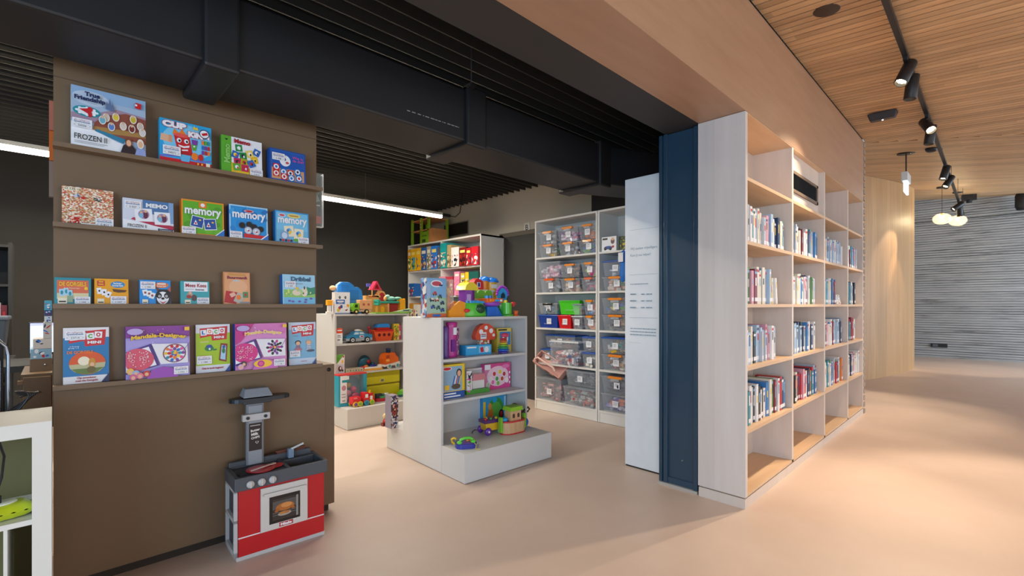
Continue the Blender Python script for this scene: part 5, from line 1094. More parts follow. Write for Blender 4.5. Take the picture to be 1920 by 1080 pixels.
m = MB(); m.ell((0, 0, .11), (.055, .035, .035), P('#5a3420', .5)); m.ell((-.03, 0, .19), (.03, .026, .03), P('#6a4028', .5)); m.ell((-.06, 0, .18), (.022, .016, .014), P('#3a2418', .5), 10, 6); m.cyl((-.02, 0, .12), (-.03, 0, .17), .02, P('#5a3420', .5)); m.build('body', t)
for y in (-.026, .026): MB().ell((-.015, y, .18), (.013, .007, .032), P('#2a1a14', .5), 10, 6).build('ear', t)
MB().tube([(.05, 0, .12), (.08, 0, .15), (.11, 0, .17), (.125, 0, .15), (.11, 0, .13), (.085, 0, .13)], .009, P('#3a2418', .5)).build('tail', t)
for x, c, r in ((-.04, '#5a3420', .03), (.045, '#1f5ac0', .045)):
    for y in (-.04, .04): MB().cyl((x, y-.012, r), (x, y+.012, r), r, PL(c)).build('wheel', t)
MB().box(-.05, .05, -.03, .03, .03, .085, PL('#1f5ac0')).build('blue_base', t)
t = thing('toy_phone', 'blue toy telephone with green handset and coloured keys at the front of the plinth', 'toy', (2.345, 2.935, B1), R(-28))
m = MB(); n = 26; pts = [(.085*math.copysign(abs(math.cos(2*math.pi*i/n))**.7, math.cos(2*math.pi*i/n)), .062*math.copysign(abs(math.sin(2*math.pi*i/n))**.7, math.sin(2*math.pi*i/n))) for i in range(n)]
m.slab(pts, 0, .035, P('#3a3f9c', .3)); m.build('base', t, bevel=.008)
m = MB(); m.slab([(x*.9, y*.88) for x, y in pts], .035, .045, P('#5a3a8c', .3)); m.build('deck', t, bevel=.003)
for r_ in range(3):
    for c_ in range(3): MB().box(.005+c_*.023, .023+c_*.023, -.005+r_*.018, .009+r_*.018, .045, .055, PL(['#f0b020', '#e8702a', '#d8303a'][(r_+c_) % 3])).build('key', t, bevel=.002)
m = MB(); m.tube([(-.06, -.05, .05), (-.05, -.052, .075), (-.02, -.054, .085), (.02, -.054, .085), (.045, -.052, .072)], .011, PL('#5cc83a')); m.ell((-.06, -.05, .052), (.022, .018, .014), PL('#5cc83a')).ell((.048, -.05, .056), (.022, .018, .014), PL('#5cc83a')); m.build('handset', t)
MB().tube([(-.08, .03, .02), (-.105, .03, .04), (-.11, .03, .06), (-.09, .03, .07), (-.075, .03, .06)], .009, PL('#f0c828')).build('handle', t)
MB().tube([(.05, -.05, .05), (.07, -.07, .03), (.06, -.09, .004), (.08, -.105, .004), (.095, -.10, .004)], .003, PL('#d8cf6a')).build('cord', t)
m = MB(); m.tube([(2.62, 3.19, B1+.004), (2.66, 3.24, B1+.004), (2.71, 3.27, B1+.004), (2.74, 3.22, B1+.004), (2.76, 3.17, B1+.004)], .003, P('#6a5240', .7), 6); tag(m.build('pull_string'), 'thin brown pull string lying on the plinth behind the toy wagon', 'string')
# rear side of the near unit
cardbox('upright clear-fronted toy box on the far plinth side of the near display unit', 2.195, 3.83, B1, .075, .10, .30, '#8a8494', lambda a: (a.rect(0, 0, 1, 1, busy(['#d8d0d8', '#5a3a3a', '#2a3a6a', '#a8a0a8', '#7a2a2a', '#e8e0d8'], 60)), a.oval(.5, .55, .4, .25, NAVY), a.oval(.5, .55, .33, .2, busy(['#8a4a2a', '#e8c8a8', '#c8302a', '#3a2a2a'], 80))), R(2))
t = thing('toy_figure', 'small red and yellow toy figure on the far plinth of the near display unit', 'toy', (2.235, 3.975, B1)); MB().ell((0, 0, .04), (.04, .03, .03), P('#b8302a', .4)).ell((-.01, 0, .09), (.03, .025, .028), P('#e8c888', .4)).box(-.05, -.02, -.02, .02, 0, .03, P('#7a2420', .4)).build('body', t)

# ================================================================ TOYS ON THE FAR UNIT (front at y = 5.175)
FT = 1.247
def art_robot(a):
    a.rect(0, 0, 1, 1, PR('#e6e8ee')); a.rect(0, 0, 1, .06, PR('#7a8ab0'))
    for u in (.32, .70): a.oval(u, .76, .07, .065, BLK); a.oval(u+.01, .77, .02, .02, WH, 8)
    a.rect(.06, .46, .66, .66, PR('#2a66b4')); a.rect(.14, .55, .58, .61, WH); a.rect(.22, .50, .5, .52, WH)
    for u, v, c in ((.3, .28, '#b83a3a'), (.42, .34, '#3a4a8a'), (.7, .3, '#e0b08a'), (.75, .22, '#7a2a4a'), (.86, .38, '#e0a02a'), (.22, .18, '#d8c02a')): a.oval(u, v, .09, .08, PR(c), 12)
    a.oval(.7, .3, .14, .1, WH); a.oval(.66, .33, .02, .02, BLK, 6); a.oval(.76, .33, .02, .02, BLK, 6)
cardbox('white box with two round black eyes on the far display unit', 2.275, 5.20, FT, .17, .10, .25, '#d8d2d0', art_robot, R(-4))
t = thing('toy_case', 'large blue carrying case shaped like a car, on the far display unit', 'toy', (2.47, 5.36, FT))
prof = [(-.14, 0), (-.15, .16), (-.13, .2), (-.10, .34), (-.06, .37), (.03, .37), (.075, .34), (.09, .315), (.14, .315), (.18, .28), (.195, .2), (.19, 0)]
m = MB(); m.prism(prof, -.05, .05, PL('#2f86d8')); m.build('body', t, bevel=.008); m = MB(); m.prism([(x*1.02-.001, z*1.012) for x, z in prof], -.02, .02, P('#b8d8f4', .3)); m.build('rim', t)
m = MB(); m.box(-.07, .01, -.056, -.05, .2, .34, PL('#2a78c8')); m.box(.03, .14, -.056, -.05, .17, .28, PL('#2a78c8')); m.box(-.13, .17, -.055, -.05, .13, .135, PL('#1f66b4')); m.build('door_lines', t)
MB().ell((-.15, 0, .3), (.04, .03, .03), PL('#d8a87a')).build('figure', t)
t = thing('block_figure', 'small yellow-headed white block figure at the end of the far display unit', 'toy', (2.225, 5.24, FT)); MB().box(-.02, .02, -.015, .015, 0, .1, PL('#e6e4de')).box(-.035, .035, -.02, .02, 0, .03, PL('#e6e4de')).box(-.03, .03, -.025, .025, .1, .16, PL('#f0a81e')).build('body', t, bevel=.004)
t = thing('toy_truck', 'toy lorry with lime green cab and wooden box on the far display unit', 'toy', (2.575, 5.21, FT))
m = MB(); m.prism([(-.11, .03), (-.11, .09), (-.09, .125), (-.03, .125), (-.03, .03)], -.045, .045, PL('#7ac02a')); m.build('cab', t, bevel=.006); MB().prism([(-.085, .075), (-.075, .11), (-.045, .11), (-.045, .075)], -.0465, .0465, P('#24401a', .2)).build('cab_window', t)
m = MB(); m.box(-.02, .135, -.045, .045, .055, .165, P('#e0a878', .4)); m.box(-.11, .13, -.035, .035, .025, .05, P('#c8b098', .4)); co = m.build('cargo_box', t, bevel=.004)
m = MB()
for x in (.03, .09): m.cyl((x, -.047, .11), (x, -.044, .11), .014, P('#9a4a34', .4)).cyl((x, -.048, .11), (x, -.046, .11), .008, P('#d8684a', .4))
m.build('holes', co)
for x in (-.065, .065):
    for y in (-.04, .04): MB().cyl((x, y-.012, .027), (x, y+.012, .027), .027, P('#1c1a1a', .5)).cyl((x, y-.014, .027), (x, y+.014, .027), .013, PL('#e8d88a')).build('wheel', t)
t = thing('toy_house', 'toy farmhouse with pink triangular roof and arched red door on the far display unit', 'toy', (2.87, 5.42, FT))
m = MB(); m.box(-.13, .04, -.05, .05, 0, .22, P('#d8a05c', .4)); m.box(-.10, .0, -.052, -.048, .2, .21, PL('#c84a3a')); m.build('house_body', t); MB().box(-.05, .06, -.05, .05, .20, .225, PL('#e8b87a')).build('floor_board', t)
m = MB(); m.prism([(-.05, .30), (.01, .40), (.02, .40), (.075, .30), (.055, .30), (.015, .37), (-.025, .30)], -.045, .045, PL('#e03a58')); m.box(-.055, .08, -.05, .05, .29, .305, PL('#e03a58')); m.build('triangle_roof', t, bevel=.003)
m = MB(); m.prism([(.03, .0), (.03, .23), (.05, .27), (.085, .285), (.12, .27), (.14, .23), (.14, 0)], -.04, .04, P('#e0a468', .4)); m.prism([(.045, .1), (.045, .22), (.06, .25), (.085, .26), (.11, .25), (.125, .22), (.125, .1)], -.046, -.04, P('#b8242c', .35)); m.build('arched_door', t)
for x in (-.045, .035): MB().cyl((x, -.035, .22), (x, -.035, .3), .006, PL('#e0b060')).build('post', t)
MB().box(-.1, -.05, -.01, .01, .33, .37, PL('#6a6ac8')).cyl((-.06, 0, .3), (-.06, 0, .36), .004, PL('#e8e8e8')).build('flag', t)
t = thing('toy_garage', 'toy parking garage with teal gallery, yellow tower and green ground plate', 'toy', (3.0, 5.25, FT), R(2))
m = MB(); m.slab([(-.24, -.07), (.2, -.09), (.27, -.06), (.28, .06), (-.24, .07)], 0, .016, PL('#8ac84a')); m.build('ground_plate', t, bevel=.004)
m = MB(); m.box(-.2, .1, -.05, .05, .125, .15, PL('#2f9a86')); m.box(-.2, -.17, -.055, .055, .10, .17, PL('#2f9a86')); m.build('gallery', t, bevel=.005)
m = MB(); m.box(-.19, -.06, -.03, .04, .016, .125, P('#c08a3a', .4)); m.box(-.04, .09, -.03, .04, .016, .125, P('#9a2a24', .4)); m.box(-.06, -.04, -.04, .04, .016, .125, PL('#e8a86a')); m.build('shed', t)
m = MB(); m.prism([(-.15, .016), (-.15, .07), (-.13, .09), (-.11, .07), (-.11, .016)], -.045, -.028, PL('#f0b020')); m.build('yellow_arch', t)
m = MB(); m.box(.12, .2, -.03, .04, .016, .17, PL('#f0a81e'))
for x in (.12, .15, .18): m.box(x, x+.018, -.03, .04, .17, .185, PL('#f0a81e'))
m.build('yellow_tower', t, bevel=.003)
m = MB(); m.raw([(-.02, -.085, .016), (.26, -.085, .016), (.26, -.03, .016), (-.02, -.03, .016), (.08, -.08, .035), (.24, -.085, .06), (.24, -.035, .06), (.08, -.035, .035)], [(3, 2, 1, 0), (4, 5, 6, 7), (0, 1, 5, 4), (1, 2, 6, 5), (2, 3, 7, 6), (3, 0, 4, 7)], PL('#b8d8a0')); m.box(.13, .22, -.088, -.084, .028, .045, P('#5a6a7a', .4)); m.build('ramp', t)
m = MB(); m.ell((0.02, 0, .19), (.06, .035, .028), P('#7ab8a8', .5)).ell((.12, .01, .195), (.05, .03, .02), P('#6aa890', .5)).ell((-.06, 0, .19), (.022, .02, .03), P('#e09a5a', .5)); dn = m
t = thing('toy_dinosaur', 'soft grey green toy dinosaur lying on the roof of the toy garage', 'toy', (2.99, 5.25, FT-.008)); dn.build('body', t); MB().ell((-.03, -.0, .22), (.03, .022, .02), P('#9ac8b8', .5)).build('head', t)
# shelves of the far unit
cardbox('slim red and white quiz game box, left end of the far unit upper shelf', 2.288, 5.20, B3, .075, .05, .175, '#e4ddd4', lambda a: (a.rect(0, 0, 1, .68, WH), a.rect(0, .68, 1, 1, PR('#e04a2a')), a.rect(.2, .82, .9, .9, WH), a.rect(.2, .5, .7, .54, INK), a.rect(.2, .4, .8, .44, GRY), a.rect(.2, .2, .6, .3, GRY)))
t = thing('toy_car', 'blue and silver toy police car on the far unit upper shelf', 'toy', (2.565, 5.24, B3), R(-4))
m = MB(); m.prism([(-.155, .035), (-.15, .075), (-.09, .095), (-.06, .13), (.04, .13), (.08, .10), (.15, .095), (.155, .035)], -.06, .06, PL('#2f86b8')); m.build('body', t, bevel=.01); MB().box(-.16, .158, -.062, .062, .022, .055, P('#9aa4b0', .3)).build('skirt', t, bevel=.006)
m = MB(); m.prism([(-.07, .097), (-.052, .122), (-.01, .122), (-.01, .097)], -.0615, .0615, P('#bcd8e4', .2)).prism([(.0, .097), (.0, .122), (.035, .122), (.06, .1)], -.0615, .0615, P('#bcd8e4', .2)); m.ell((0, 0, .14), (.04, .03, .016), WP).ell((.04, 0, .135), (.02, .02, .012), PL('#e0c02a')); m.box(-.0, .05, -.063, -.06, .06, .085, PL('#e8e8ec')).box(.008, .045, -.0645, -.06, .066, .079, PL('#8a2a3a')); m.build('windows', t)
for x in (-.085, .09):
    for y in (-.058, .058): MB().cyl((x, y-.012, .034), (x, y+.012, .034), .034, P('#17181a', .5)).cyl((x, y-.015, .034), (x, y+.015, .034), .021, P('#c8ccd4', .3)).cyl((x, y-.016, .034), (x, y+.016, .034), .008, P('#3a3c44', .3)).build('wheel', t)
t = thing('toy_boat', 'orange red toy ark with blue roof and shape holes on the far unit upper shelf', 'toy', (2.905, 5.30, B3))
m = MB(); m.prism([(-.10, .0), (-.13, .13), (-.12, .14), (.13, .14), (.14, .13), (.10, 0)], -.06, .06, PL('#e8582a')); m.build('hull', t, bevel=.012); MB().box(-.12, .13, -.063, .063, .115, .14, PL('#c8201e')).box(-.08, .09, -.045, .045, .14, .165, PL('#d8281e')).build('deck', t, bevel=.004)
m = MB()
for x in (-.06, .005, .07): m.cyl((x, -.064, .075), (x, -.058, .075), .02, P('#5a1420', .4), seg=6)
m.build('shape_holes', t); MB().prism([(-.09, .165), (-.075, .2), (-.05, .21), (.06, .21), (.08, .2), (.095, .165)], -.05, .05, PL('#2a88d8')).build('blue_roof', t, bevel=.005)
MB().cyl((-.15, 0, .1), (-.17, 0, .17), .012, PL('#b82434')).ell((-.165, 0, .165), .018, PL('#b82434')).build('red_prow', t)
cardbox('yellow giraffe-patterned toy box beside the orange ark', 3.055, 5.26, B3, .075, .05, .205, '#d8b83a', lambda a: (a.rect(0, 0, 1, 1, PR('#e0c040')), blobs(a, rt, 12, [PR('#a8742a'), CRM, GRN], (.15, .1, .85, .9), (.08, .14))))
cardbox('narrow pink toy box at the right end of the far unit upper shelf', 3.135, 5.30, B3, .045, .05, .185, '#d84a84', lambda a: (a.rect(.2, .3, .8, .6, WH),))
cardbox('white and green puzzle box with a puppy picture on the far unit middle shelf', 2.292, 5.20, B2, .095, .05, .215, '#dfe0d0', lambda a: (a.rect(0, 0, 1, 1, WH), a.poly([(0, 1), (1, 1), (0, .5)], PR('#6ab04a')), a.oval(.2, .75, .18, .14, GRN, 12), a.oval(.75, .62, .12, .1, YEL, 10), a.rect(.1, .02, .9, .48, PR('#cfd4dc')), a.oval(.45, .25, .25, .15, PR('#5a3a28'), 12), a.oval(.5, .28, .1, .08, WH, 8), a.oval(.75, .15, .1, .06, BLK, 8), a.oval(.85, .88, .08, .05, RED, 8)))
cardbox('flat pale domino box lying on the far unit middle shelf', 2.40, 5.19, B2, .20, .08, .045, '#c8c4ac', lambda a: (a.rect(0, 0, 1, 1, PR('#cfcab4')), [a.oval(.1+.16*i, .5, .03, .18, NAVY if i % 2 else GRN, 8) for i in range(6)]), R(-6))
t = thing('toy_telescope', 'dark teal rounded toy behind the toy plane on the far unit middle shelf', 'toy', (2.71, 5.36, B2)); MB().ell((0, 0, .07), (.085, .05, .10), P('#1c5a72', .35), z0=-.7).ell((.03, -.04, .09), (.03, .03, .03), P('#8a2420', .4)).ell((.1, -.02, .04), (.03, .03, .04), P('#1c4a62', .35)).build('body', t)
t = thing('toy_plane', 'white and yellow toy boat with blue seat on the far unit middle shelf', 'toy', (2.74, 5.235, B2), R(-5))
m = MB(); hull(m, .14, .045, 0, .022, PL('#f0a83a'), 1.02); hull(m, .13, .04, .022, .04, PL('#f0ece4'), .95); m.build('hull', t); m = MB(); m.ell((.02, 0, .05), (.045, .025, .018), PL('#1c2f8a')).ell((-.07, 0, .045), (.03, .02, .02), PL('#e8822a')).ell((.1, 0, .045), (.03, .02, .014), WP).box(-.13, -.09, -.03, .03, .02, .05, PL('#d8302a')); m.build('seat', t)
t = thing('toy_bus', 'orange and white toy rescue van with dark cap on the far unit middle shelf', 'toy', (2.985, 5.26, B2), R(14))
m = MB(); m.prism([(-.10, .05), (-.105, .12), (-.085, .17), (-.05, .19), (.04, .19), (.06, .15), (.10, .13), (.11, .05)], -.06, .06, PL('#ee6a1e')); m.build('body', t, bevel=.012); m = MB(); m.prism([(-.13, .03), (-.12, .05), (.12, .075), (.13, .04)], -.066, .066, PL('#ece6de')); m.build('bumper', t, bevel=.008)
m = MB(); m.box(-.10, -.05, -.064, -.058, .13, .165, P('#b8481a', .3)).ell((-.07, -.06, .10), (.03, .012, .018), PL('#f5a83a')); m.cyl((-.01, 0, .19), (-.01, 0, .235), .028, P('#152844', .3)).ell((-.01, 0, .235), (.035, .035, .012), P('#1a3a6a', .3)); m.tube([(.05, 0, .16), (.09, 0, .17), (.11, 0, .14), (.12, 0, .10)], .018, PL('#c8422a')); m.build('cap', t)
for x in (-.055, .075):
    for y in (-.062, .062): MB().cyl((x, y-.01, .03), (x, y+.01, .03), .03, PL('#e8e4dc')).cyl((x, y-.013, .03), (x, y+.013, .03), .019, PL('#4aa0a8')).build('wheel', t)
t = thing('toy_box', 'big turquoise window box with pink toy figures at the bottom of the far unit', 'toy box', (2.245, 5.04, B1), R(-1))
TQ = PR('#2f9fb8'); MB().box(0, .33, 0, .12, 0, .035, TQ).box(0, .03, 0, .12, .035, .34, TQ).box(.29, .33, 0, .12, .035, .34, TQ).box(.03, .29, .1, .12, .035, .34, PR('#8aa8b0')).box(0, .33, 0, .12, .34, .355, PR('#d83a3a')).build('box', t)
MB().box(.03, .29, 0.002, .1, .035, .34, clear('#cfe4ea', .14)).build('window', t)
m = MB(); m.ell((.12, .06, .13), (.05, .03, .04), PL('#e88aa8')).ell((.2, .06, .17), (.035, .03, .035), PL('#d84a7a')).ell((.14, .06, .22), (.03, .02, .03), PL('#c89a4a')).ell((.22, .06, .09), (.05, .03, .04), PL('#d8306a')).ell((.09, .06, .08), (.045, .03, .035), PL('#f0a0b8')).ell((.19, .085, .23), (.09, .01, .08), P('#5a8aa0', .4)); m.build('figures', t)
q = Art(.1, .3, 0, 3, Matrix.Translation((.02, 0, .04))); q.rect(0, .0, .75, 1, WHITE_PAPER); q.rect(.1, .85, 1, .98, PR('#e8ecee')); q.rect(.2, .75, .95, .84, TEAL); q.oval(.4, .55, .25, .1, PR('#c88a9a')); q.rect(.15, .3, .6, .33, GRY); q.rect(.15, .2, .6, .23, GRY); q.rect(.2, .06, .55, .1, GRY); q.build('cover_print', t)
t = thing('tool_case', 'large bright yellow carrying case lying at the bottom of the far unit', 'case', (2.66, 5.22, B1))
m = MB(); YC = P('#d8cc1c', .35, var=.04); m.box(0, .46, 0, .14, 0, .155, YC, tx=.01); m.box(0, .46, 0, .14, .165, .32, YC); m.build('case_body', t, bevel=.014); MB().box(.004, .456, .004, .136, .155, .165, P('#8a7a12', .4)).build('seam', t); MB().box(.19, .23, -.004, .0, .19, .23, P('#e8e4b0', .4)).box(.195, .205, -.006, -.002, .196, .224, BLK).box(.212, .225, -.006, -.002, .196, .224, BLK).build('latch_label', t)
t = thing('toy_train', 'red toy train with coloured wheels on the plinth of the far unit', 'toy', (2.48, 4.965, B1), R(3))
m = MB(); m.box(-.135, -.03, -.04, .04, .03, .11, PL('#d8202c')); m.build('wagon', t, bevel=.008); m = MB(); m.box(.0, .135, -.04, .04, .03, .10, PL('#d8202c')).box(.0, .06, -.04, .04, .1, .145, PL('#d8202c')).box(.075, .125, -.04, .04, .1, .13, PL('#c81c28')); m.build('engine', t, bevel=.006)
m = MB(); m.box(.02, .055, -.042, -.04, .085, .125, WP).box(.08, .11, -.042, -.04, .06, .1, WP).box(-.12, -.08, -.042, -.04, .09, .105, PL('#e8888a')); m.build('window_print', t); MB().box(-.03, 0, -.01, .01, .035, .05, P('#5a1418', .4)).cyl((.1, 0, .13), (.1, 0, .155), .015, PL('#e8b02a')).build('coupling', t)
for x, c, d_ in ((-.10, '#e8b82a', '#6a4a9a'), (-.045, '#e8c02a', '#7ab83a'), (.035, '#2aa0b8', '#1a7a98'), (.10, '#d8c82a', '#6ab83a')):
    for y in (-.045, .045): MB().cyl((x, y-.008, .03), (x, y+.008, .03), .03, PL(c)).cyl((x, y-.011, .03), (x, y+.011, .03), .019, PL(d_)).build('wheel', t)
t = thing('music_toy', 'red and green toy with dark keys beside the toy train', 'toy', (2.81, 5.05, B1), R(-4))
m = MB(); hull(m, .13, .05, 0, .035, PL('#c81c28')); m.build('base', t); m = MB(); hull(m, .08, .042, .035, .06, PL('#3a9a5a')); m.build('green_top', t); m = MB(); m.box(-.11, -.04, -.02, .03, .035, .085, P('#2a2f3a', .4)).ell((.02, 0, .075), (.03, .02, .012), WP).ell((-.03, 0, .07), (.02, .02, .012), PL('#3a7ab8')).ell((.11, 0, .05), (.02, .02, .02), PL('#e05a3a')); m.build('keys', t)
t = thing('toy_frog', 'lime green low toy between the yellow case and the near unit', 'toy', (3.10, 5.13, B1)); MB().ell((0, 0, .03), (.075, .05, .035), PL('#5ab83a')).ell((0, 0, .06), (.05, .035, .03), PL('#8ad03a')).box(-.06, .06, -.05, .05, 0, .02, P('#1f5a7a', .4)).build('body', t)

# ================================================================ GAME SHELF AGAINST THE BEIGE WALL (front looks to -x)
F90 = R(-90)
SW = P('#dfdbd4', .5, var=.02)
def wall_shelf(y_hi, y_lo, x0, zs, top, label, name='shelf_unit', mid=None, th=.025):
    t = thing(name, label, 'shelf unit', (x0, y_hi, 0), F90); W = y_hi-y_lo; D_ = 4.898-x0
    for x in [0, W-th] + ([mid] if mid else []): MB().box(x, x+th, 0, D_, .004, top, SW).build('side_panel', t)
    MB().box(0, W, -.002, D_, top-th, top, SW).build('top_board', t)
    xs = [th] + ([mid, mid+th] if mid else []) + [W-th]
    for z in zs:
        for i in range(0, len(xs), 2): MB().box(xs[i], xs[i+1], 0, D_-.015, z-th, z, SW).build('shelf', t)
    MB().box(th, W-th, D_-.015, D_-.002, .02, top-th, SW).build('back_panel', t)
    MB().box(0, W, .006, .02, .004, zs[-1]-th if zs[-1] < .3 else .08, SW).build('kick_board', t)
    return t
wall_shelf(7.17, 5.205, 4.44, [1.935, 1.50, 1.06, .62, .12], 2.385, 'tall white double shelf full of boxed games against the beige wall', mid=.97)
def sbox(label, y_hi, z, w, d, h, side, art, x=4.405, rz=0, **k):
    return cardbox(label, x, y_hi, z, w, d, h, side, art, F90+rz, **k)
gb = [('yellow game box at the far left end, sticking out', 7.12, .10, .37, '#e0a01c', ['#3a8a4a', '#e8c02a', '#7a3a2a', '#f0e8d0']), ('yellow game box with green hill print', 7.01, .13, .37, '#eab41e', ['#4a9ac8', '#6ab84a', '#e8c02a', '#3a2a2a']),
      ('plain yellow topped game box', 6.87, .15, .375, '#f0b41c', ['#e8b01c', '#f0b41c', '#c88a1a', '#4a6a8a']), ('blue topped game box crowded with figures', 6.71, .16, .37, '#2a62a8', ['#2a62a8', '#c8a878', '#3a2a3a', '#8a3a2a']),
      ('pale game box with mixed pictures', 6.54, .11, .375, '#a8a494', ['#8a8a6a', '#e8e0d0', '#4a5a4a', '#a87a5a']), ('bright blue game box with red figures', 6.42, .17, .37, '#2a7ad0', ['#2a7ad0', '#b83a2a', '#e8d8c8', '#2a3a6a']),
      ('narrow dark game box by the shelf divider', 6.24, .055, .34, '#5a5a62', ['#d8c8b8', '#7a3a2a', '#3a4a5a', '#e8e0d8']), ('teal topped game box right of the divider', 6.165, .16, .39, '#1f9a9a', ['#1f9a9a', '#d8c8a8', '#7a3a2a', '#e8e4dc']),
      ('tan and brown game box with dense print', 5.98, .10, .35, '#b09a6a', ['#b09a6a', '#5a4a3a', '#d8c8a0', '#8a6a4a']), ('white game box with fine black lettering print', 5.875, .19, .30, '#e8ddd8', ['#e8e0dc', '#2a2a32', '#d8a8a8', '#e8e4e0']),
      ('dark red game box with a round figure', 5.675, .16, .28, '#7a1c1c', ['#8a2420', '#4a1818', '#b83a2a', '#2a1a1a']), ('narrow red game box next to the dark red one', 5.51, .11, .26, '#b8202a', ['#b8202a', '#3a3a42', '#e8d8d0', '#d82a34']), ('wide red and white game box at the near end', 5.39, .16, .27, '#c81c2a', ['#c81c2a', '#e8e0dc', '#4a4a5a', '#d8404a'])]
for lb, y, w_, h_, c, cols in gb:
    def ar(a, cols=cols, c=c): a.rect(0, 0, 1, 1, PR(c)); a.rect(.08, .05, .92, .62, busy(cols, 26)); a.rect(.15, .72, .85, .86, PR(rt.choice(['#e8e0d0', c, '#f0d870'])))
    sbox(lb + ', top row of the game shelf', y, 1.9355, w_, .30, h_, c, ar, cat='board game', name='board_game_box')
gb = [('blue game box with red figures at the far left', 7.09, .17, .22, '#2060a8', ['#2060a8', '#b83a2a', '#e8d8c8', '#2a3a6a']), ('clustered pink and red patterned game box', 6.20, .17, .30, '#d88a98', ['#c84a5a', '#f0c8c8', '#e8e0dc', '#a82a3a']), ('red and green speckled game box', 6.02, .18, .29, '#b83a4a', ['#b83a4a', '#4a8a3a', '#e8d8c8', '#d86a7a']),
      ('tall plain pink game box', 5.80, .13, .36, '#e088a8', ['#e088a8', '#d878a0', '#e8a0b8', '#e088a8']), ('yellow and black patterned game box', 5.64, .10, .33, '#c8b04a', ['#d8b83a', '#2a2a2a', '#e8d8a0', '#4a7a9a']), ('yellow striped game box', 5.53, .08, .34, '#e0b82a', ['#e0b82a', '#2a4a3a', '#d8a01c', '#e8e0c0']), ('dark green game box with bird pictures', 5.44, .21, .34, '#1c5a52', ['#1c5a52', '#c84a3a', '#d8c02a', '#2a7a6a'])]
for lb, y, w_, h_, c, cols in gb:
    def ar(a, cols=cols, c=c): a.rect(0, 0, 1, 1, PR(c)); a.rect(.06, .05, .94, .7, busy(cols, 28)); a.rect(.15, .8, .85, .9, PR(rt.choice(['#e8e0d0', c])))
    sbox(lb + ', second row of the game shelf', y, 1.5005, w_, .3, h_, c, ar, cat='board game', name='board_game_box')
gb = [('ochre boxed game at the far left', 7.07, .12, .32, '#c88a2a'), ('white boxed game', 6.94, .14, .30, '#d8d4cc'), ('green boxed game', 6.1, .2, .3, '#3a7a4a'), ('white and teal boxed game', 5.88, .2, .28, '#3a8a8a'), ('orange boxed game', 5.6, .2, .3, '#c86a3a')]
for lb, y, w_, h_, c in gb: sbox(lb + ', third row of the game shelf', y, 1.0605, w_, .3, h_, c, lambda a: (a.rect(.1, .1, .9, .7, busy(['#e8e0d0', '#4a5a8a', '#a84a3a', '#d8b83a'], 24)),), cat='board game', name='board_game_box')
for i in range(7):
    y = 6.95-i*.26
    if abs(y-6.2) < .1: continue
    t = thing('shelf_label', 'small white price strip on the edge of the top game row shelf', 'label', (4.439, y, 1.913), F90, group='white strips on the game shelf edge'); MB().box(0, .07, -.003, 0, 0, .02, WHITE_PAPER).build('strip', t)
t = thing('toy_playhouse', 'lime green and orange wooden toy playhouse on top of the game shelf', 'toy', (4.47, 7.14, 2.386), F90)
LG = P('#8ab82a', .4); OW = P('#d8945a', .45)
for x in (.02, .30, .52): MB().box(x, x+.045, 0, .03, 0, .44, LG).build('post', t)
for x in (.02, .62): MB().box(x, x+.045, .30, .33, 0, .42, LG).build('post', t)
for z in (.22, .40): MB().box(.02, .66, .0, .33, z, z+.015, OW).build('floor_board', t)
MB().box(.34, .52, 0, .012, .0, .20, LG).box(.37, .47, -.003, .002, .02, .07, P('#3a4a1a', .5)).box(.37, .5, -.003, .002, .12, .14, P('#5a7a1a', .5)).build('front_wall', t)
MB().box(.56, .66, 0, .32, 0, .22, OW).build('side_wall', t); m = MB(); [m.ell((.33, -.01, .24+.018*i), .009, PL(['#e8c02a', '#d8482a', '#e8e0c8'][i % 3]), 8, 5) for i in range(10)]; m.build('bead_string', t)

# ================================================================ STORAGE BIN SHELVES
ZB = [1.96, 1.51, 1.06, .61, .14]
wall_shelf(4.197, 3.215, 4.50, ZB, 2.44, 'tall white shelf of clear storage bins beside the dark door', th=.022)
wall_shelf(3.207, 2.225, 4.50, ZB, 2.44, 'tall white shelf of clear storage bins half hidden by the white partition', th=.022)
CT = clear('#f6f8fa', .11, .12); CLD = clear('#e6ecf0', .24, .2)
def tub(m, w, d, h, mat, tp=.018, t_=.003):
    for y0, y1 in ((0, t_), (d-t_, d)): m.raw([(-w/2+tp, y0+(tp if y0 == 0 else -tp), 0), (w/2-tp, y0+(tp if y0 == 0 else -tp), 0), (w/2, y0, h), (-w/2, y0, h), (-w/2+tp, y1+(tp if y0 == 0 else -tp), 0), (w/2-tp, y1+(tp if y0 == 0 else -tp), 0), (w/2, y1, h), (-w/2, y1, h)], [(0, 1, 2, 3), (7, 6, 5, 4), (3, 2, 6, 7), (0, 4, 5, 1)], mat)
    for s_ in (-1, 1): m.raw([(s_*(w/2-tp), tp, 0), (s_*(w/2-tp), d-tp, 0), (s_*w/2, d, h), (s_*w/2, 0, h), (s_*(w/2-tp-t_), tp, 0), (s_*(w/2-tp-t_), d-tp, 0), (s_*(w/2-t_), d, h), (s_*(w/2-t_), 0, h)], [(0, 1, 2, 3), (7, 6, 5, 4), (3, 2, 6, 7)], mat)
    m.box(-w/2+tp, w/2-tp, tp, d-tp, 0, t_, mat)
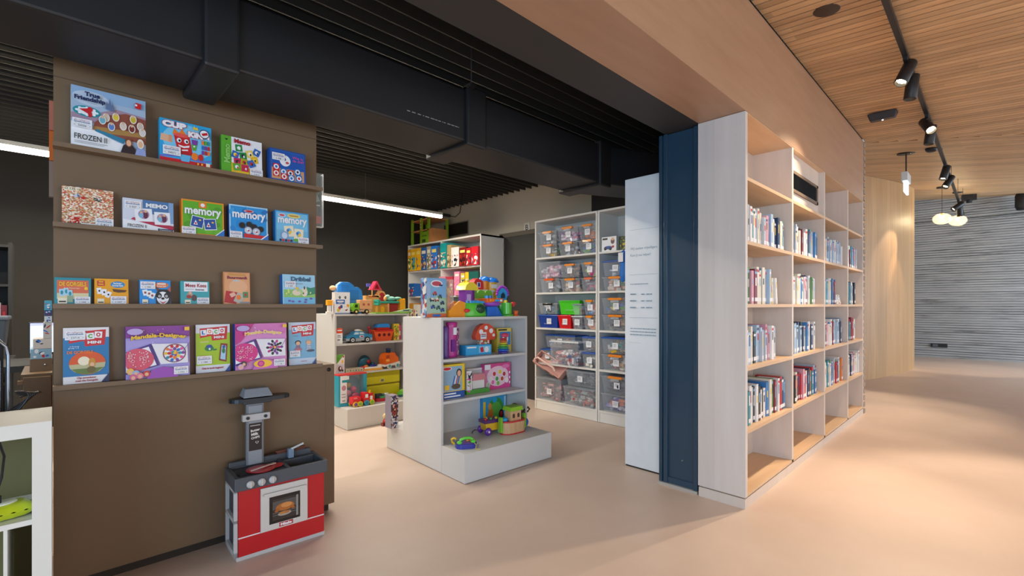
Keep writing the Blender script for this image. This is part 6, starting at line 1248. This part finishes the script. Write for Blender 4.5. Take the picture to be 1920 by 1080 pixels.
def jumble(label, loc, rz, w, d, h, cols, seed, n=46, fill=.6):
    r = random.Random(seed); m = MB()
    for i in range(n):
        x = r.uniform(-w/2+.035, w/2-.035); y = r.uniform(.03, d*.55) if i % 4 else r.uniform(.04, d-.05); z = .018+r.random()*h*fill; s_ = r.uniform(.018, .042); c = PL(r.choice(cols)); k = r.random()
        q = m.M; m.M = Matrix.Translation((x, y, z)) @ Matrix.Rotation(r.uniform(0, 3), 4, r.choice('XYZ'))
        if k < .4: m.ell((0, 0, 0), (s_, s_*.8, s_*.6), c, 10, 6)
        elif k < .75: m.box(-s_, s_, -s_*.6, s_*.6, -s_*.4, s_*.4, c)
        else: m.cyl((-s_, 0, 0), (s_, 0, 0), s_*.45, c, seg=10)
        m.M = q
    o = m.build('toy_jumble', None, loc=loc); o.rotation_euler = (0, 0, rz); o['kind'] = 'stuff'; o['label'] = label; o['category'] = 'toys'
    return o
MIX = ['#c83a3a', '#e0b02a', '#3a7ab8', '#4a9a4a', '#e8e0d8', '#8a5a3a', '#d8782a', '#5a5a62']
PKS = ['#e88ab0', '#c84a8a', '#f0c8d8', '#8a5ab0', '#e8e0e8', '#d8608a']
GRS = ['#5a5e66', '#8a8e94', '#c8ccd0', '#3a3e46', '#a87a5a', '#6a7a6a']
WOD = ['#c89a6a', '#e0c090', '#8a5a3a', '#b8302a', '#e8e0d0', '#4a4a4a']
seedn = [0]
def storage_bin(desc, yc, z, w, h, lid='clear', clip='#f08a1e', body=None, cols=MIX, d=.36, x=4.515, rz=0, fill=.74, lab=True, n=50, clips=True):
    seedn[0] += 1
    t = thing('storage_bin', desc, 'storage bin', (x, yc, z), F90+rz)
    m = MB(); bm = CT if body is None else body; tub(m, w-.012, d, h-.016, bm); m.build('tub', t)
    lm = {'clear': CLD, 'blue': P('#1d55b0', .3), 'green': PL('#3ac01e'), 'red': PL('#d81e28'), 'white': P('#d8dcdf', .35), 'grey': P('#8a9098', .35)}[lid]
    m = MB(); m.box(-w/2, w/2, -.008, d+.004, h-.02, h-.008, lm); m.box(-w/2+.02, w/2-.02, .02, d-.02, h-.008, h-.003, lm); m.build('lid', t, bevel=.003)
    if clips:
        m = MB(); m.box(-w*.24, w*.24, -.018, .03, h-.030, h-.004, PL(clip)); m.box(-w*.15, w*.15, -.02, -.014, h-.055, h-.03, CLD); m.build('clip_handle', t, bevel=.005)
    else: MB().tube([(-w*.2, -.005+.012, h*.35), (-w*.16, -.008, h*.30), (w*.16, -.008, h*.30), (w*.2, .007, h*.35)], .004, CLD).build('moulded_handle', t)
    if lab:
        q = Art(.075, .072, -.001, 2, Matrix.Translation((-.04+.01*(seedn[0] % 3), .002, h*.28))); q.rect(0, 0, 1, 1, WHITE_PAPER)
        for v in (.74, .56, .38): q.rect(.15, v, .15+.5+.2*((seedn[0]+int(v*10)) % 2), v+.07, GREY_INK)
        q.build('paper_label', t)
    if cols and body is None: jumble('loose toys seen through the ' + ' '.join(desc.split()[:9]), (x, yc, z), F90+rz, w-.05, d-.03, h-.05, cols, seedn[0], n, fill)
    return t
R1, R2, R3, R4, R5 = ZB; S = .0005
ROWT = 'top shelf'; 
storage_bin('orange-clipped clear bin with a yellow ball and green car, left on the top shelf', 3.985, R1+S, .31, .165, cols=['#e0b020', '#4a9a5a', '#e8e0d0', '#e0b020', '#6a6a6a'], n=26)
storage_bin('orange-clipped clear bin with pale contents, upper left on the top shelf', 3.99, R1+.168, .31, .165, cols=['#b8b4ae', '#d8d4d0', '#9a968e'], n=20)
storage_bin('orange-clipped clear bin of grey parts, lower middle on the top shelf', 3.66, R1+S, .31, .165, cols=GRS, n=26)
storage_bin('orange-clipped clear bin packed with pink things, upper middle on the top shelf', 3.665, R1+.168, .33, .185, cols=PKS, n=60, fill=.75)
storage_bin('orange-clipped clear bin with blue pieces and a lime ball, lower right on the top shelf', 3.365, R1+S, .27, .165, cols=['#2a5a9a', '#3a6ab0', '#c8d82a', '#4a9a5a', '#5a6a8a'])
storage_bin('orange-clipped clear bin with one orange block, upper right on the top shelf', 3.365, R1+.168, .27, .18, cols=['#d8d0c8', '#e8742a', '#c8c4bc'], n=24)
storage_bin('clear lidded bin filled with pale pink toys, upper left on the second shelf', 3.965, R2+.185, .37, .21, clips=False, cols=['#e8a0b8', '#f0c8d4', '#d8a8b8', '#c8c4c8'], n=70, fill=.8, lab=False)
storage_bin('orange-clipped clear bin with small white tag, lower left on the second shelf', 3.955, R2+S, .33, .18, clip='#e8601e', cols=GRS, n=28)
storage_bin('orange-clipped smoky bin, upper middle on the second shelf', 3.63, R2+.177, .31, .17, cols=GRS)
storage_bin('orange-clipped bin of train tracks, lower middle on the second shelf', 3.625, R2+S, .31, .17, cols=WOD, n=54)
storage_bin('orange-clipped bin with lime and yellow toys, upper right on the second shelf', 3.35, R2+.177, .225, .17, cols=['#9ac82a', '#e0c02a', '#3a3a42', '#c84a8a'])
storage_bin('orange red clipped bin with magenta figures, lower right on the second shelf', 3.35, R2+S, .225, .17, clip='#f0704a', cols=['#5a5a66', '#c84a7a', '#8a8a92', '#b8305a'], lab=False)
storage_bin('small dark-lidded clear bin with green toys, upper left on the third shelf', 3.985, R3+.178, .32, .14, clip='#1c1c1e', cols=['#2a8a7a', '#3a6a9a', '#6a6a6a', '#4ab07a'])
storage_bin('opaque royal blue bin with lid, lower left on the third shelf', 3.985, R3+S, .33, .17, lid='blue', body=PL('#1a3f96'), clips=False)
storage_bin('opaque bright green bin with lid on top of the red one', 3.64, R3+.175, .33, .175, lid='green', body=PL('#48c826'), clips=False, lab=False)
storage_bin('opaque red bin with lid under the green one', 3.715, R3+S, .22, .17, lid='red', body=PL('#d01822'), clips=False)
storage_bin('small smoky bin with grey lid in front of the green bin', 3.50, R3+.17, .15, .14, lid='grey', clips=False, cols=GRS, x=4.49, lab=False, n=20)
storage_bin('small smoky bin with white lid next to the red bin', 3.51, R3+S, .17, .165, lid='white', clips=False, cols=GRS, x=4.505, n=20)
storage_bin('orange-clipped bin with orange and red parts, upper right on the third shelf', 3.335, R3+.175, .19, .18, cols=['#e87a3a', '#c84a3a', '#b8b4b0', '#5a8ab8'])
storage_bin('orange-clipped bin packed with orange blocks, lower right on the third shelf', 3.335, R3+S, .19, .17, cols=['#f0a05a', '#e8884a', '#e8c8a8', '#d8703a'], n=60)
storage_bin('wide blue-lidded clear bin of mixed toys, upper left on the fourth shelf', 3.86, R4+.195, .50, .17, lid='blue', clips=False, cols=MIX, n=60, x=4.60, d=.28)
storage_bin('narrow blue-lidded clear bin, lower left on the fourth shelf', 4.045, R4+S, .20, .18, lid='blue', clips=False, cols=MIX, x=4.56, d=.3)
storage_bin('large clear bin packed with small red and white toys, standing forward on the fourth shelf', 3.69, R4+.0005, .46, .30, lid='white', clips=False, cols=['#b83a3a', '#e8e0dc', '#4a5a8a', '#c86a7a', '#d8d4d0', '#8a3a4a'], n=150, fill=.62, x=4.47, d=.30, lab=False)
storage_bin('blue-lidded clear bin, upper right on the fourth shelf', 3.345, R4+.19, .21, .18, lid='blue', clips=False, cols=GRS)
storage_bin('blue-lidded clear bin with cream contents, lower right on the fourth shelf', 3.345, R4+S, .21, .185, lid='blue', clips=False, cols=['#e8e0d0', '#c8c0a8', '#8a8a7a', '#5a5a5a'], n=60)
storage_bin('big clear bin of dusty pink doll things at the bottom left of the bin shelves', 3.96, R5+S, .44, .29, clips=False, lid='clear', cols=['#b87a7a', '#c89090', '#8a7a80', '#a86a6a'], n=60, x=4.49, d=.38)
storage_bin('flat clear bin with two white wheels, upper right on the bottom shelf', 3.475, R5+.235, .44, .19, clips=False, cols=['#4a4e56', '#6a6e78', '#e8e8e8', '#5a5e66'], n=40)
storage_bin('flat wide clear bin of grey and coral parts at the bottom right', 3.475, R5+S, .47, .23, clips=False, cols=['#8a8a84', '#b8b4a8', '#c85a4a', '#a8a49a'], n=70, lab=False, x=4.48)
t = thing('doll_carrier', 'dusty pink plastic doll carrier frame tilted on top of the big bottom bin', 'toy', (4.44, 3.99, .60), F90)
M = Matrix.Translation((.02, .05, -.075)) @ Matrix.Rotation(R(22), 4, 'Y') @ Matrix.Rotation(R(52), 4, 'X'); DP = P('#cf9a90', .4)
m = MB(M); m.box(-.22, .22, -.02, .17, -.03, -.015, DP); m.box(-.24, .24, -.02, -.005, -.03, .055, DP); m.box(-.24, -.225, -.02, .17, -.03, .055, DP); m.box(.225, .24, -.02, .17, -.03, .055, DP); m.box(-.24, .24, .155, .17, -.03, .055, DP); m.build('tray', t, bevel=.008)
m = MB(M); m.tube([(-.2, .0, .05), (-.21, .02, .075), (-.18, .05, .085), (.1, .05, .085), (.14, .03, .06)], .014, P('#e4c0b4', .35), 10); m.build('handle', t)
m = MB(M); [m.box(x, x+.07, -.024, -.018, .0, .03, P('#2a1a1c', .5)) for x in (-.02, .13)]; m.build('slots', t)
# second bin shelf, partly behind the partition
storage_bin('orange-clipped clear bin with mixed blocks, lower on the second shelf by the partition', 2.98, R2+S, .35, .165, cols=['#c85a4a', '#e8a88a', '#4a9a6a', '#e8d8c8'])
storage_bin('tall blue-lidded clear bin, upper on the second shelf by the partition', 2.98, R2+.168, .35, .18, lid='blue', clips=False, cols=['#5a8ab0', '#8ab0d0', '#c8d4dc'], n=30)
storage_bin('orange-clipped bin with a yellow disc, upper on the third shelf by the partition', 2.98, R3+.19, .37, .185, cols=['#e0c83a', '#3a6ac0', '#4a9a4a', '#8a8a8a', '#c83a3a'])
storage_bin('orange-clipped bin of grey links, lower on the third shelf by the partition', 2.98, R3+S, .36, .185, cols=GRS)
storage_bin('blue-lidded clear bin, upper on the fourth shelf by the partition', 2.98, R4+.19, .38, .19, lid='blue', clips=False, cols=['#3a8a8a', '#c8a83a', '#6a6a6a', '#d8d0c8'])
storage_bin('orange-clipped bin with wooden animals, lower on the fourth shelf by the partition', 2.98, R4+S, .37, .185, cols=WOD)
storage_bin('orange-clipped dark bin, upper on the bottom shelf by the partition', 2.98, R5+.215, .38, .195, cols=['#3a3a52', '#5a4a6a', '#4a5a7a', '#2a2a3a'])
storage_bin('clear bin with a purple toy and orange crab, lowest by the partition', 2.98, R5+S, .38, .21, clips=False, cols=['#4a3a9a', '#5a3ab0', '#d86a3a', '#e8e0e8'], n=70)
def art_baby(a):
    a.rect(0, 0, 1, 1, WH); a.rect(.05, .8, .4, .92, BLK); a.oval(.75, .68, .13, .2, PR('#6a4a52')); a.oval(.75, .82, .1, .1, SKIN); a.oval(.45, .25, .3, .12, PR('#2a4a9a')); a.oval(.25, .18, .1, .1, BLK); a.oval(.6, .16, .1, .1, BLK); a.oval(.78, .3, .08, .08, RED)
sbox('white toy box with a blue toy car picture on the top shelf by the partition', 3.165, R1+S, .195, .12, .165, '#e8e6e2', art_baby, x=4.52)
sbox('dark green and yellow toy box behind the baby picture box', 2.96, R1+S, .12, .12, .16, '#2f4a2a', lambda a: (a.rect(.1, .1, .9, .9, busy(['#2f4a2a', '#c8a82a', '#4a6a3a', '#1a2a1a'], 40)),), x=4.56)
storage_bin('blue-lidded clear bin at the back of the top shelf by the partition', 2.80, R1+S, .16, .36, lid='blue', clips=False, cols=['#8ab0c8', '#c8d4dc'], x=4.62, d=.22, n=20, lab=False)
t = thing('blue_bag', 'bright blue bag with paper tag hanging over the shelf edge by the partition', 'bag', (4.455, 2.84, 1.60), F90)
m = MB(); m.lathe([(0, 0), (.03, .01), (.045, .08), (.04, .2), (.03, .31), (.02, .34), (0, .345)], P('#1f72c8', .6), seg=16, sy=.45); m.build('bag_body', t); MB().box(-.04, .02, -.036, -.03, .22, .32, WHITE_PAPER).build('paper_tag', t)
MB().tube([(0, 0, .34), (0, .02, .36), (0, .05, .37)], .006, P('#1f72c8', .6)).build('strap', t)
